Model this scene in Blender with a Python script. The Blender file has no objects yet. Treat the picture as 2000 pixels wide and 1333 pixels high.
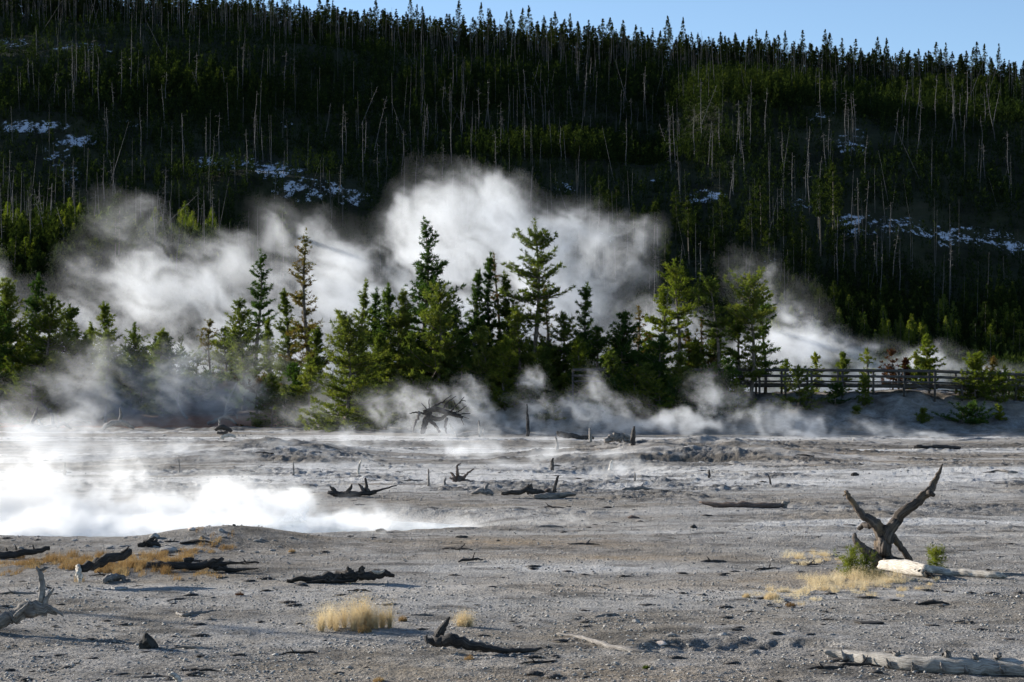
import bpy, math, random
import numpy as np
from mathutils import Vector
R = math.radians
sc = bpy.context.scene
COL = sc.collection

# ------------------------------------------------------------------ camera
F, H, HY = 3889.0, 2.84, 742.0            # focal length in photo pixels, eye height, horizon row
cd = bpy.data.cameras.new('camera'); cam = bpy.data.objects.new('camera', cd); COL.objects.link(cam)
cd.sensor_width = 36.0; cd.lens = 36.0 * F / 2000.0
cd.shift_y = (HY - 666.5) / 2000.0
cd.clip_start = 0.5; cd.clip_end = 5000
cam.location = (0, 0, H); cam.rotation_euler = (R(90), 0, 0)
sc.camera = cam

# ------------------------------------------------------------------ light
SUN_EL = R(17.0)
L2S = Vector((-0.86, 0.51, 0)).normalized()          # horizontal direction towards the sun
sund = bpy.data.lights.new('sun', 'SUN'); sund.energy = 5.0; sund.angle = R(0.5); sund.color = (1.0, 0.94, 0.85)
sun = bpy.data.objects.new('sun', sund); COL.objects.link(sun)
d2s = Vector((L2S.x * math.cos(SUN_EL), L2S.y * math.cos(SUN_EL), math.sin(SUN_EL)))
sun.rotation_euler = d2s.to_track_quat('Z', 'Y').to_euler(); sun.location = (-60, 60, 60)
w = bpy.data.worlds.new('World'); sc.world = w; w.use_nodes = True
nt = w.node_tree; nt.nodes.clear()
sky = nt.nodes.new('ShaderNodeTexSky'); sky.sky_type = 'NISHITA'; sky.sun_disc = False
sky.sun_elevation = SUN_EL; sky.sun_rotation = math.atan2(L2S.x, L2S.y)
sky.altitude = 2300; sky.air_density = 1.0; sky.dust_density = 0.4; sky.ozone_density = 2.0
bg = nt.nodes.new('ShaderNodeBackground'); bg.inputs[1].default_value = 0.085
wo = nt.nodes.new('ShaderNodeOutputWorld')
nt.links.new(sky.outputs[0], bg.inputs[0]); nt.links.new(bg.outputs[0], wo.inputs[0])
vs = sc.view_settings; vs.view_transform = 'Standard'; vs.look = 'None'; vs.gamma = 1; vs.exposure = 1.13
cy = sc.cycles
cy.max_bounces = 6; cy.diffuse_bounces = 2; cy.glossy_bounces = 2; cy.transmission_bounces = 2
cy.volume_bounces = 2; cy.transparent_max_bounces = 8
cy.volume_step_rate = 3.0; cy.volume_max_steps = 256
cy.use_adaptive_sampling = True; cy.adaptive_threshold = 0.02
cy.caustics_reflective = False; cy.caustics_refractive = False

# ------------------------------------------------------------------ numeric helpers
def _hash(ix, iy, iz, seed):
    n = (ix.astype(np.int64) * 73856093) ^ (iy.astype(np.int64) * 19349663) ^ (iz.astype(np.int64) * 83492791) ^ (seed * 2654435761)
    n = (n ^ (n >> 13)) * 1274126177 & 0x7fffffff
    n = (n ^ (n >> 15)) * 668265263 & 0x7fffffff
    n = n ^ (n >> 12)
    return (n & 0xffffff) / float(0xffffff)

def vnoise(x, y, z=0.0, seed=0):
    x, y, z = np.broadcast_arrays(np.asarray(x, float), np.asarray(y, float), np.asarray(z, float))
    fx, fy, fz = np.floor(x), np.floor(y), np.floor(z)
    tx, ty, tz = x - fx, y - fy, z - fz
    tx = tx * tx * (3 - 2 * tx); ty = ty * ty * (3 - 2 * ty); tz = tz * tz * (3 - 2 * tz)
    ix, iy, iz = fx.astype(np.int64), fy.astype(np.int64), fz.astype(np.int64)
    flat = not np.any(z)
    def lay(k):
        a = _hash(ix, iy, iz + k, seed); b = _hash(ix + 1, iy, iz + k, seed)
        c = _hash(ix, iy + 1, iz + k, seed); d = _hash(ix + 1, iy + 1, iz + k, seed)
        return (a * (1 - tx) + b * tx) * (1 - ty) + (c * (1 - tx) + d * tx) * ty
    if flat: return lay(0) * 2 - 1
    return (lay(0) * (1 - tz) + lay(1) * tz) * 2 - 1

def fbm(x, y, z=0.0, o=4, seed=0, g=0.5):
    s = 0; a = 1; t = 0
    x = np.asarray(x, float); y = np.asarray(y, float); z = np.asarray(z, float)
    for k in range(o):
        s = s + a * vnoise(x, y, z, seed + k * 17); t += a
        x = x * 2.03 + 5.1; y = y * 2.03 + 2.7; z = z * 2.03
        a *= g
    return s / t

def sst(a, b, x):
    t = np.clip((x - a) / (b - a), 0, 1); return t * t * (3 - 2 * t)

def gau(x, y, cx, cy_, sx, sy):
    return np.exp(-((x - cx) / sx) ** 2 - ((y - cy_) / sy) ** 2)

def height(X, Y):
    """Height of the ground everywhere."""
    X = np.asarray(X, float); Y = np.asarray(Y, float)
    Ys = np.maximum(Y, 6.0)
    u = X / Ys * F + 1000
    z = 0.05 * fbm(X / 4.0, Y / 4.0, o=3, seed=3)
    # pool hollow, berm and rim
    pe = np.sqrt(((X + 10.2) / 9.4) ** 2 + ((Y - 40.6) / (4.3 + 0.5 * np.sin(X * .7))) ** 2)
    z = z - 0.50 * sst(1.15, 0.8, pe)
    z = z + 0.30 * gau(X, Y, -4.9, 34.6, 1.6, 1.0) + 0.05 * gau(X, Y, -9.5, 35.0, 3.5, .8)
    # humps of the middle distance
    z = z + 0.62 * gau(X, Y, 6.6, 73, 5.0, 5.5) * (1 + .3 * fbm(X, Y, o=3, seed=5)) - 0.35 * gau(X, Y, 6.4, 67.5, 1.6, 1.0)
    z = z - .3 * gau(X, Y, 2.6, 63, 1.8, 2.2)
    z = z + 0.55 * gau(X, Y, -9.3, 74, 4.0, 6) * (1 + .4 * fbm(X, Y, o=3, seed=6))
    z = z + 0.25 * gau(X, Y, 14, 60, 7, 4)
    # collapsed pit close by
    pit = sst(1.0, .62, np.sqrt(((X - 2.35) / 1.25) ** 2 + ((Y - 21.2) / .75) ** 2) + .18 * fbm(X * 3, Y * 3, o=2, seed=8))
    z = z - 0.085 * pit * (1 + .5 * fbm(X * 5, Y * 5, o=3, seed=9))
    # bank with the boardwalk
    foot = np.interp(u, [-400, 0, 600, 720, 1000, 1300, 1500, 2000, 2600], [124, 124, 122, 112, 106, 104, 103.5, 104, 106])
    top = np.interp(u, [-400, 0, 600, 720, 850, 1150, 1500, 1620, 1800, 1900, 2100, 2600], [.7, .7, .8, 1.6, 2.35, 2.4, 2.0, 2.05, 2.25, 2.0, 1.6, 1.5])
    bw = np.interp(u, [0, 600, 720, 1500, 2000], [8, 8, 8, 7.5, 8.5])
    s = (Y + 1.3 * fbm(X / 5, Y / 5, o=3, seed=11) - foot) / bw
    mnd = (1 + .28 * fbm(X / 2.6, Y / 2.6, o=4, seed=12))
    bank = top * sst(0, 1, s) * (mnd * (1 - sst(.7, 1.1, s)) + sst(.7, 1.1, s))
    bank = bank * (1 - .75 * sst(118, 135, Y) * sst(500, 760, u))
    z = z + bank
    z = z + 2.2 * sst(132, 145, Y) * sst(760, 560, u) * (1 - sst(150, 175, Y))
    # hillside
    YK = [200, 250, 275, 300, 322, 345, 372, 400, 430, 480, 620]
    zl = np.interp(Y, YK, [0, 2.2, 11, 23.5, 34, 43.5, 54.5, 65, 70.5, 75, 86])
    zc = np.interp(Y, [200, 250, 275, 300, 326, 350, 375, 400, 430, 480, 620], [0, 2.2, 12, 25, 38, 42.5, 54.5, 65, 70.5, 75, 86])
    zr = np.interp(Y, [200, 250, 275, 300, 325, 347, 398, 430, 480, 620], [0, 2.2, 13.5, 27, 40.5, 53.5, 64.5, 70.5, 75, 86])
    zb = np.interp(Y, [200, 228, 244, 262, 293, 300, 322, 345, 372, 400, 430, 480, 620], [0, 2.5, 11.5, 17, 21.5, 24, 34, 43.5, 54.5, 65, 70.5, 75, 86])
    wb = sst(560, 400, u); zl = zl * (1 - wb) + zb * wb
    wc = sst(820, 960, u) * sst(1420, 1300, u); wr = sst(1250, 1420, u)
    zz = zl * (1 - wc) * (1 - wr) + zc * wc * (1 - wr) + zr * wr
    zz = zz * np.interp(u, [-2100, -900, -150, 0, 500, 1000, 1500, 2000, 2600], [.58, .80, 1.17, 1.155, 1.08, 1.01, .955, .885, .84])
    hm = sst(235, 275, Y)
    zz = zz + hm * (2.6 * fbm(X / 34, Y / 26, o=3, seed=21) + .7 * fbm(X / 7, Y / 7, o=3, seed=22)) * (1 - .8 * sst(395, 430, Y))
    zz = zz + 3.5 * gau(X, Y, -38, 306, 20, 8)
    return z + zz

def hgt(x, y): return float(height(np.array([x]), np.array([y]))[0])
_YS = np.concatenate([np.arange(12, 60, .03), np.arange(60, 160, .1), np.arange(160, 440, .5)])
def ground(px, py, dmin=12):
    """The ground point seen at a pixel of the photograph."""
    X = (px - 1000) / F * _YS
    row = HY + (H - height(X, _YS)) * F / _YS
    ok = np.where((row <= py) & (_YS >= dmin))[0]
    y = _YS[ok[0]] if len(ok) else 430.0
    x = (px - 1000) / F * y
    return Vector((x, y, hgt(x, y)))
def P(px, py, d): return Vector(((px - 1000) / F * d, d, H - (py - HY) / F * d))

# ------------------------------------------------------------------ object helpers
def tag(o, label=None, cat=None, group=None, kind=None):
    if label: o['label'] = label
    if cat: o['category'] = cat
    if group: o['group'] = group
    if kind: o['kind'] = kind
    return o
def empty(name, loc, label, cat, group=None, rz=0):
    o = bpy.data.objects.new(name, None); o.empty_display_size = .2; COL.objects.link(o)
    o.location = loc; o.rotation_euler.z = rz
    return tag(o, label, cat, group)
def mesh_np(name, V, Fc, mat, parent=None, smooth=False, attrs=None, uv=None):
    """V (n,3), Fc (m,k) all faces of k corners."""
    me = bpy.data.meshes.new(name)
    V = np.asarray(V, np.float32); Fc = np.asarray(Fc, np.int32)
    m, k = Fc.shape
    me.vertices.add(len(V)); me.vertices.foreach_set('co', V.ravel())
    me.loops.add(m * k); me.loops.foreach_set('vertex_index', Fc.ravel())
    me.polygons.add(m); me.polygons.foreach_set('loop_start', np.arange(0, m * k, k, dtype=np.int32))
    me.polygons.foreach_set('loop_total', np.full(m, k, np.int32))
    me.update(calc_edges=True)
    if smooth: me.polygons.foreach_set('use_smooth', np.ones(m, bool))
    for an, av in (attrs or {}).items():
        a = me.attributes.new(an, 'FLOAT', 'POINT'); a.data.foreach_set('value', np.asarray(av, np.float32))
    if uv is not None:
        l = me.uv_layers.new(name='UVMap'); l.data.foreach_set('uv', np.asarray(uv, np.float32)[Fc.ravel()].ravel())
    me.materials.append(mat)
    o = bpy.data.objects.new(name, me); COL.objects.link(o)
    if parent: o.parent = parent
    return o
def copy_tree(o, parent=None):
    c = o.copy(); COL.objects.link(c)
    if parent: c.parent = parent
    for ch in o.children: copy_tree(ch, c)
    return c

# ------------------------------------------------------------------ materials
def newmat(name):
    m = bpy.data.materials.new(name); m.use_nodes = True; n = m.node_tree; n.nodes.clear()
    return m, n, n.nodes, n.links
def N(n, t, **kw):
    x = n.nodes.new(t)
    for k, v in kw.items(): setattr(x, k, v)
    return x
def noise(n, vec, scale, detail=4, rough=.55):
    t = N(n, 'ShaderNodeTexNoise'); t.inputs['Scale'].default_value = scale; t.inputs['Detail'].default_value = detail
    t.inputs['Roughness'].default_value = rough
    if vec is not None: n.links.new(vec, t.inputs['Vector'])
    return t.outputs['Fac']
def ramp(n, fac, stops):
    r = N(n, 'ShaderNodeValToRGB'); e = r.color_ramp.elements
    while len(e) < len(stops): e.new(.5)
    for k, (p, c) in enumerate(stops):
        e[k].position = p; e[k].color = (c, c, c, 1) if not hasattr(c, '__len__') else (*c, 1)
    n.links.new(fac, r.inputs[0]); return r.outputs[0]
def mixc(n, fac, a, b, mode='MIX'):
    m = N(n, 'ShaderNodeMix', data_type='RGBA', blend_type=mode)
    for s, v in ((0, fac), (6, a), (7, b)):
        if isinstance(v, (int, float)): m.inputs[s].default_value = v
        elif isinstance(v, tuple): m.inputs[s].default_value = (*v, 1)
        else: n.links.new(v, m.inputs[s])
    return m.outputs[2]
def mth(n, op, a, b=None, c=None):
    m = N(n, 'ShaderNodeMath', operation=op)
    for s, v in enumerate((a, b, c)):
        if v is None: continue
        if isinstance(v, (int, float)): m.inputs[s].default_value = v
        else: n.links.new(v, m.inputs[s])
    return m.outputs[0]
def attr(n, name): return N(n, 'ShaderNodeAttribute', attribute_name=name).outputs['Fac']
def bump(n, h, dist, strength=1.0, nrm=None):
    b = N(n, 'ShaderNodeBump'); b.inputs['Distance'].default_value = dist; b.inputs['Strength'].default_value = strength
    n.links.new(h, b.inputs['Height'])
    if nrm is not None: n.links.new(nrm, b.inputs['Normal'])
    return b.outputs[0]
def out(n, col, rough=.9, nrm=None, spec=.3):
    b = N(n, 'ShaderNodeBsdfPrincipled'); o = N(n, 'ShaderNodeOutputMaterial')
    if isinstance(col, tuple): b.inputs['Base Color'].default_value = (*col, 1)
    else: n.links.new(col, b.inputs['Base Color'])
    b.inputs['Roughness'].default_value = rough; b.inputs['Specular IOR Level'].default_value = spec
    if nrm is not None: n.links.new(nrm, b.inputs['Normal'])
    n.links.new(b.outputs[0], o.inputs['Surface']); return b

def mat_ground():
    m, n, _, L = newmat('sinter_ground')
    pos = N(n, 'ShaderNodeNewGeometry').outputs['Position']
    big = noise(n, pos, .35, 5, .6); mid = noise(n, pos, 1.6, 5, .65); fine = noise(n, pos, 22, 4, .7); vf = noise(n, pos, 7, 5, .7)
    c = ramp(n, mid, [(.30, (.22, .20, .172)), (.47, (.39, .366, .335)), (.60, (.50, .478, .447)), (.75, (.61, .59, .56))])
    c = mixc(n, ramp(n, big, [(.44, 0.0), (.62, .55)]), c, (.36, .29, .20))
    c = mixc(n, ramp(n, vf, [(.52, 0.0), (.66, .6)]), c, (.16, .145, .125))
    c = mixc(n, ramp(n, fine, [(.3, .55), (.62, 0.0)]), c, (.13, .12, .11))
    wh = mth(n, 'MULTIPLY', attr(n, 'white'), ramp(n, vf, [(.30, .35), (.58, 1.0)]))
    c = mixc(n, wh, c, (.80, .79, .77))
    c = mixc(n, mth(n, 'MULTIPLY', attr(n, 'tan'), ramp(n, vf, [(.3, .3), (.6, .9)])), c, (.42, .29, .15))
    c = mixc(n, mth(n, 'MULTIPLY', attr(n, 'dark'), ramp(n, mid, [(.3, .95), (.7, .5)])), c, (.085, .078, .068))
    c = mixc(n, mth(n, 'MULTIPLY', attr(n, 'rust'), ramp(n, vf, [(.3, .6), (.6, 1.0)])), c, (.36, .125, .05))
    c = mixc(n, mth(n, 'MULTIPLY', attr(n, 'litter'), ramp(n, mid, [(.4, 1.0), (.8, .75)])), c, (.05, .036, .024))
    vo = N(n, 'ShaderNodeTexVoronoi'); vo.inputs['Scale'].default_value = 26; L.new(pos, vo.inputs['Vector'])
    hh = mth(n, 'ADD', mth(n, 'MULTIPLY', vo.outputs['Distance'], -.6), mth(n, 'MULTIPLY', fine, 1.1))
    b1 = bump(n, hh, .09, 1.0); b2 = bump(n, vf, .10, .8, b1)
    out(n, c, .95, b2, .12); return m
def mat_hill():
    m, n, _, L = newmat('hill_soil')
    pos = N(n, 'ShaderNodeNewGeometry').outputs['Position']
    mp = N(n, 'ShaderNodeMapping'); mp.inputs['Scale'].default_value = (.75, .34, .9); L.new(pos, mp.inputs['Vector'])
    a = noise(n, pos, .12, 6, .7); b = noise(n, mp.outputs[0], 1.1, 6, .72)
    c = ramp(n, a, [(.35, (.016, .016, .010)), (.55, (.032, .036, .018)), (.75, (.06, .055, .035))])
    s = mth(n, 'ADD', attr(n, 'snow'), mth(n, 'MULTIPLY', mth(n, 'SUBTRACT', b, .5), 4.2))
    s = mth(n, 'MULTIPLY', s, ramp(n, attr(n, 'snow'), [(.12, 0.0), (.3, 1.0)]))
    c = mixc(n, ramp(n, s, [(.56, 0.0), (.86, 1.0)]), c, (.52, .56, .64))
    out(n, c, .95, bump(n, b, .8, .8), .1); return m
def mat_needles(name, a, b, c, trans=.42, tint=(1.35, 1.45, .6)):
    m, n, _, L = newmat(name)
    pos = N(n, 'ShaderNodeNewGeometry').outputs['Position']
    oi = N(n, 'ShaderNodeObjectInfo').outputs['Random']
    f = noise(n, pos, 1.5, 3, .6)
    col = ramp(n, mth(n, 'ADD', f, mth(n, 'MULTIPLY', mth(n, 'SUBTRACT', oi, .5), .22)), [(.30, a), (.52, b), (.72, c)])
    d = N(n, 'ShaderNodeBsdfDiffuse'); t = N(n, 'ShaderNodeBsdfTranslucent'); mx = N(n, 'ShaderNodeMixShader'); o = N(n, 'ShaderNodeOutputMaterial')
    L.new(col, d.inputs[0]); L.new(mixc(n, 1.0, col, tint, 'MULTIPLY'), t.inputs[0]); mx.inputs[0].default_value = trans
    L.new(d.outputs[0], mx.inputs[1]); L.new(t.outputs[0], mx.inputs[2]); L.new(mx.outputs[0], o.inputs['Surface']); return m
def mat_wood(name, dark, mid, light, uvs=(6, 1.2), r=.85, warm=None):
    m, n, _, L = newmat(name)
    uv = N(n, 'ShaderNodeUVMap').outputs[0]
    mp = N(n, 'ShaderNodeMapping'); mp.inputs['Scale'].default_value = (uvs[0], uvs[1], 1); L.new(uv, mp.inputs['Vector'])
    a = noise(n, mp.outputs[0], 5, 5, .65)
    pos = N(n, 'ShaderNodeNewGeometry').outputs['Position']; b = noise(n, pos, 4, 4, .6)
    col = ramp(n, mth(n, 'ADD', mth(n, 'MULTIPLY', a, .75), mth(n, 'MULTIPLY', b, .25)), [(.34, dark), (.5, mid), (.64, light)])
    if warm: col = mixc(n, ramp(n, b, [(.55, 0.0), (.65, .8)]), col, warm)
    out(n, col, r, bump(n, a, .03, .9), .2); return m
def mat_simple(name, c1, c2, scale, bumpd=.02, rough=.9):
    m, n, _, L = newmat(name)
    oc = N(n, 'ShaderNodeTexCoord').outputs['Object']
    a = noise(n, oc, scale, 5, .65)
    out(n, ramp(n, a, [(.35, c1), (.65, c2)]), rough, bump(n, a, bumpd, .9), .2); return m

M = {}
M['ground'] = mat_ground(); M['hill'] = mat_hill()
M['pine'] = mat_needles('pine_needles', (.044, .066, .019), (.098, .122, .030), (.155, .165, .042))
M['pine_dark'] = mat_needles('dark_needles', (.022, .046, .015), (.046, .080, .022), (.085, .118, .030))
M['pine_light'] = mat_needles('light_needles', (.06, .085, .016), (.11, .135, .024), (.17, .18, .035))
M['pine_brown'] = mat_needles('dry_needles', (.07, .04, .02), (.11, .075, .03), (.09, .10, .03))
M['pine_red'] = mat_needles('red_needles', (.045, .018, .014), (.075, .030, .020), (.10, .05, .03), .25)
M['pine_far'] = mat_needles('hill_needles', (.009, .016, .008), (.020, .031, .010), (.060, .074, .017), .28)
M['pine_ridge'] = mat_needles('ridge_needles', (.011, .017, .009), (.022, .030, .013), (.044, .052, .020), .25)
M['bark'] = mat_wood('pine_bark', (.05, .04, .032), (.12, .10, .08), (.20, .17, .14))
M['snag'] = mat_wood('snag_wood', (.035, .034, .034), (.085, .082, .080), (.16, .153, .148))
M['dark_wood'] = mat_wood('weathered_dark_wood', (.016, .013, .012), (.05, .044, .040), (.14, .125, .11))
M['grey_wood'] = mat_wood('weathered_grey_wood', (.07, .062, .055), (.22, .20, .18), (.42, .39, .35))
M['bleached_wood'] = mat_wood('bleached_wood', (.16, .13, .10), (.52, .47, .40), (.74, .70, .62))
M['stump_wood'] = mat_wood('stump_wood', (.018, .014, .012), (.10, .08, .065), (.22, .18, .145), (7, .8), .8, (.17, .12, .07))
M['red_wood'] = mat_wood('red_rotten_wood', (.05, .036, .030), (.13, .095, .078), (.24, .20, .17))
M['log_wood'] = mat_wood('pale_log_wood', (.10, .09, .08), (.36, .33, .29), (.58, .55, .50))
M['char_wood'] = mat_wood('blackened_wood', (.012, .010, .009), (.04, .035, .03), (.11, .095, .085))
M['rail_wood'] = mat_wood('rail_wood', (.035, .032, .028), (.07, .064, .058), (.13, .12, .11), (2, 2))
M['stone'] = mat_simple('grey_stone', (.16, .15, .135), (.40, .385, .36), 6)
M['stone_pink'] = mat_simple('pinkish_stone', (.42, .34, .28), (.62, .54, .46), 5)
M['stone_dark'] = mat_simple('black_stone', (.014, .013, .012), (.06, .056, .05), 9)
M['straw'] = mat_needles('straw_grass', (.56, .44, .25), (.70, .57, .36), (.80, .70, .50), .35, (1, .96, .85))
M['straw_orange'] = mat_needles('orange_grass', (.22, .13, .055), (.34, .22, .10), (.46, .34, .18), .3, (1, 1, .9))
M['straw_green'] = mat_needles('green_grass', (.14, .14, .05), (.24, .23, .10), (.36, .33, .17), .3, (1, 1, .9))

# ------------------------------------------------------------------ ground sheet and hillside
def px_mask(u, v, cx, cy_, sx, sy): return np.exp(-((u - cx) / sx) ** 2 - ((v - cy_) / sy) ** 2)
def build_ground():
    ys = [-30, -20, -10, 0, 4, 8, 11, 13, 14.5, 15.6, 16.4, 17.0]
    y = 17.0
    while y < 118: y += min(max(y * y / (H * F) * .9, .022), .26); ys.append(y)
    while y < 205: y += .9; ys.append(y)
    ys = np.array(ys)
    ui = np.arange(-.30, .30001, .00085)
    side = np.geomspace(.302, 1.6, 34)
    us = np.concatenate([-side[::-1], ui, side])
    W = np.maximum(ys, 14.0)
    X = us[None, :] * W[:, None]; Y = np.repeat(ys[:, None], len(us), 1)
    Z = height(X, Y)
    near = sst(60, 25, Y)
    Z = Z + .022 * fbm(X * 1.7, Y * 1.7, o=4, seed=31) * sst(205, 150, Y)
    cr = fbm(X * 5, Y * 5, o=3, seed=33); dk0 = 1.6 * sst(-.05, .35, fbm(X * .28, Y * .42, o=5, seed=44, g=.6))
    Z = Z + near * .014 * np.abs(fbm(X * 3, Y * 3, o=2, seed=33)) + sst(27, 19, Y) * (.010 * np.abs(cr) + .009 * fbm(X * 9, Y * 9, o=2, seed=34)) + (1 - near) * (.09 * np.abs(fbm(X * 2.2, Y * 1.8, o=5, seed=35, g=.65)) * (.5 + dk0) * sst(101, 96, Y) + .22 * fbm(X * .9, Y * .9, o=5, seed=36, g=.6) * sst(103, 108, Y))
    u = X / np.maximum(Y, 12) * F + 1000
    v = HY + (H - Z) * F / np.maximum(Y, 12)
    n1 = fbm(X * .5, Y * .5, o=4, seed=41); n2 = fbm(X * .18, Y * .30, o=3, seed=42)
    # pale silica crusts, rusty algae mat, dark debris, needle litter: each where it lies on the real ground
    def G(px, py):
        p = ground(px, py); return p.x, p.y
    def blob(px, py, sx, sy): a, b = G(px, py); return gau(X, Y, a, b, sx, sy)
    white = .95 * sst(.25, .7, blob(1660, 1022, 2.6, 1.0) + blob(1860, 1020, 1.5, .45) + .25 * n1) + .5 * blob(1080, 1105, 2.2, 1.3)
    white = white + .9 * sst(.3, .7, gau(X, Y, -4, 56.5, 14, 2.2) + .3 * n1) + .55 * blob(1500, 945, 6, 4) + .8 * blob(1180, 932, 3.5, 3)
    white = white + .8 * sst(.2, .7, gau(X, Y, 12, 98, 22, 5) + .2 * n1) + .35 * blob(420, 1230, 1.8, 1.1) + .3 * blob(300, 1150, 1.4, .6)
    white = white + .4 * sst(.1, .6, n2) * sst(19, 30, Y) * sst(100, 90, Y)
    white = white + .9 * sst(.06, .26, fbm(X * .05 + 3, Y * .30, o=3, seed=48)) * sst(46, 56, Y) + .3 * sst(.12, .34, fbm(X * .12, Y * .6, o=4, seed=49)) * sst(22, 27, Y) * sst(46, 36, Y)
    white = np.clip(white, 0, 1) * sst(101, 96, Y - 10 * sst(900, 500, u))
    rust = sst(.15, .5, np.exp(-((Y - 123) / 6.0) ** 2) + .35 * n1 - .15)  
    rust = np.clip(rust * .9 * sst(860, 760, u), 0, 1)
    tan = .75 * blob(980, 1062, 2.3, 1.0) + .6 * blob(1150, 1090, 2, .5) + .5 * blob(1250, 1150, 2.5, .8) + .7 * blob(1640, 1130, 1.2, 1.0) + .35 * blob(1250, 1320, 2, .7) + .4 * blob(1700, 900, 8, 6)
    tan = np.clip(tan * (1 + n1), 0, 1)
    dark = .9 * blob(350, 1110, 2.2, 1.1) + .6 * blob(60, 1075, 1.6, 1.2) + .7 * blob(680, 1115, 1.4, .6) + .6 * blob(1060, 1170, 1.6, .8) + .8 * blob(1420, 1265, .8, .25)
    dark = dark + .7 * gau(X, Y, 6.6, 68, 5.0, 3.5) + .8 * gau(X, Y, -9.3, 71, 4.5, 5) + .7 * gau(X, Y, 11, 61, 5, 1.5) + .6 * gau(X, Y, 18, 86, 6, 2) + .6 * gau(X, Y, 4, 52, 5, 1.6) + .5 * gau(X, Y, 0, 88, 8, 4)
    dark = dark + .55 * sst(.1, .5, -n2) * sst(45, 70, Y) * sst(110, 95, Y)
    n3 = fbm(X * .28, Y * .42, o=5, seed=44, g=.6); n4 = fbm(X * 1.1, Y * 1.6, o=4, seed=45, g=.65)
    dark = dark + .85 * sst(.02, .38, n3) * sst(36, 52, Y) * sst(104, 98, Y) + .45 * sst(.12, .42, n4) + .5 * sst(.1, .4, n3) * sst(50, 30, Y)
    dark = np.clip(dark * (.9 + 1.4 * n4), 0, 1)
    foot = np.interp(u, [0, 600, 720, 1300, 2000], [126, 124, 112, 105, 106])
    litter = sst(1, 5, Y - foot + 2 * n1) * np.clip(sst(1560, 1430, u) + .75 * sst(0, .35, fbm(X * .5, Y * .7, o=4, seed=47)) + sst(112, 118, Y) * .7, 0, 1)
    pm = blob(560, 1033, 1, 1) * 0
    i = np.arange(len(ys) - 1)[:, None] * len(us) + np.arange(len(us) - 1)[None, :]
    i = i.ravel(); Fc = np.stack([i, i + 1, i + 1 + len(us), i + len(us)], 1)
    o = mesh_np('ground', np.stack([X.ravel(), Y.ravel(), Z.ravel()], 1), Fc, M['ground'], smooth=True,
                attrs=dict(white=white.ravel(), rust=rust.ravel(), tan=tan.ravel(), dark=dark.ravel(), litter=litter.ravel()))
    tag(o, 'crusted grey geyser basin floor with pale silica patches and rusty algae edge', 'ground', kind='structure')
def snow_mask(X, Y, Z):
    u = X / Y * F + 1000; v = HY + (H - Z) * F / Y
    s = 0
    # the snowy ledges, laid on the slope as patches of their own
    for (cx, cy_, sx, sy, a) in ((60, 250, 75, 14, 1), (150, 275, 40, 12, .9), (110, 310, 40, 30, .55), (140, 355, 30, 35, .5),
                                 (430, 318, 85, 13, .95), (540, 335, 60, 16, .95), (600, 370, 75, 24, .85), (690, 385, 45, 20, .6), (250, 240, 60, 18, .3), (30, 85, 60, 12, .6), (170, 95, 90, 14, .5),
                                 (560, 245, 40, 12, .35), (1290, 350, 40, 18, .5), (1110, 365, 60, 18, .4), (1380, 385, 60, 22, .6), (1660, 275, 40, 32, .6), (1590, 230, 25, 14, .5),
                                 (1560, 400, 50, 20, .5), (1700, 440, 100, 30, .62), (1880, 465, 110, 30, .58), (1180, 465, 30, 14, .5), (1500, 510, 30, 10, .5), (1400, 535, 60, 12, .4), (1990, 480, 60, 24, .6), (1620, 225, 30, 12, .3)):
        s = np.maximum(s, a * np.exp(-((u - cx) / sx) ** 2 - ((v - cy_) / sy) ** 2))
    return s * (.86 + .7 * fbm(X / 5, Y / 5, o=3, seed=71))
def build_hill():
    ys = np.concatenate([np.arange(204, 420, 1.0), np.arange(420, 640, 4.0)])
    us = np.concatenate([-np.geomspace(.302, .8, 14)[::-1], np.arange(-.30, .3001, .0022), np.geomspace(.302, .8, 14)])
    X = us[None, :] * ys[:, None]; Y = np.repeat(ys[:, None], len(us), 1); Z = height(X, Y) + .35 * fbm(X / 2.2, Y / 2.2, o=3, seed=51) * sst(204, 230, Y)
    i = (np.arange(len(ys) - 1)[:, None] * len(us) + np.arange(len(us) - 1)[None, :]).ravel()
    o = mesh_np('hillside', np.stack([X.ravel(), Y.ravel(), Z.ravel()], 1), np.stack([i, i + 1, i + 1 + len(us), i + len(us)], 1), M['hill'], smooth=True,
                attrs=dict(snow=snow_mask(X, Y, Z).ravel()))
    tag(o, 'steep dark hillside with thin snow on its rocky ledges', 'hillside', kind='structure')
build_ground(); build_hill()

# ------------------------------------------------------------------ tubes for wood
class MB:
    def __init__(s): s.v, s.f, s.uv, s.n = [], [], [], 0
    def add(s, V, Fc, UV):
        s.v.append(V); s.f.append(np.asarray(Fc) + s.n); s.uv.append(UV); s.n += len(V)
    def build(s, name, mat, parent=None, smooth=True, loc=None):
        V = np.concatenate(s.v)
        if loc is not None: V = V - np.array(loc)[None, :]
        o = mesh_np(name, V, np.concatenate(s.f), mat, parent, smooth, uv=np.concatenate(s.uv))
        if loc is not None and parent is None: o.location = loc
        return o
def catmull(p, n):
    p = np.asarray(p, float)
    if len(p) < 3: t = np.linspace(0, 1, max(2, n * (len(p) - 1) + 1))[:, None]; return p[0] * (1 - t) + p[-1] * t
    q = np.vstack([2 * p[0] - p[1], p, 2 * p[-1] - p[-2]]); r = []
    for i in range(1, len(q) - 2):
        for t in np.linspace(0, 1, n, endpoint=False):
            a, b, c, d = q[i - 1], q[i], q[i + 1], q[i + 2]
            r.append(.5 * ((2 * b) + (c - a) * t + (2 * a - 5 * b + 4 * c - d) * t * t + (3 * b - a - 3 * c + d) * t ** 3))
    r.append(p[-1]); return np.array(r)
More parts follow.
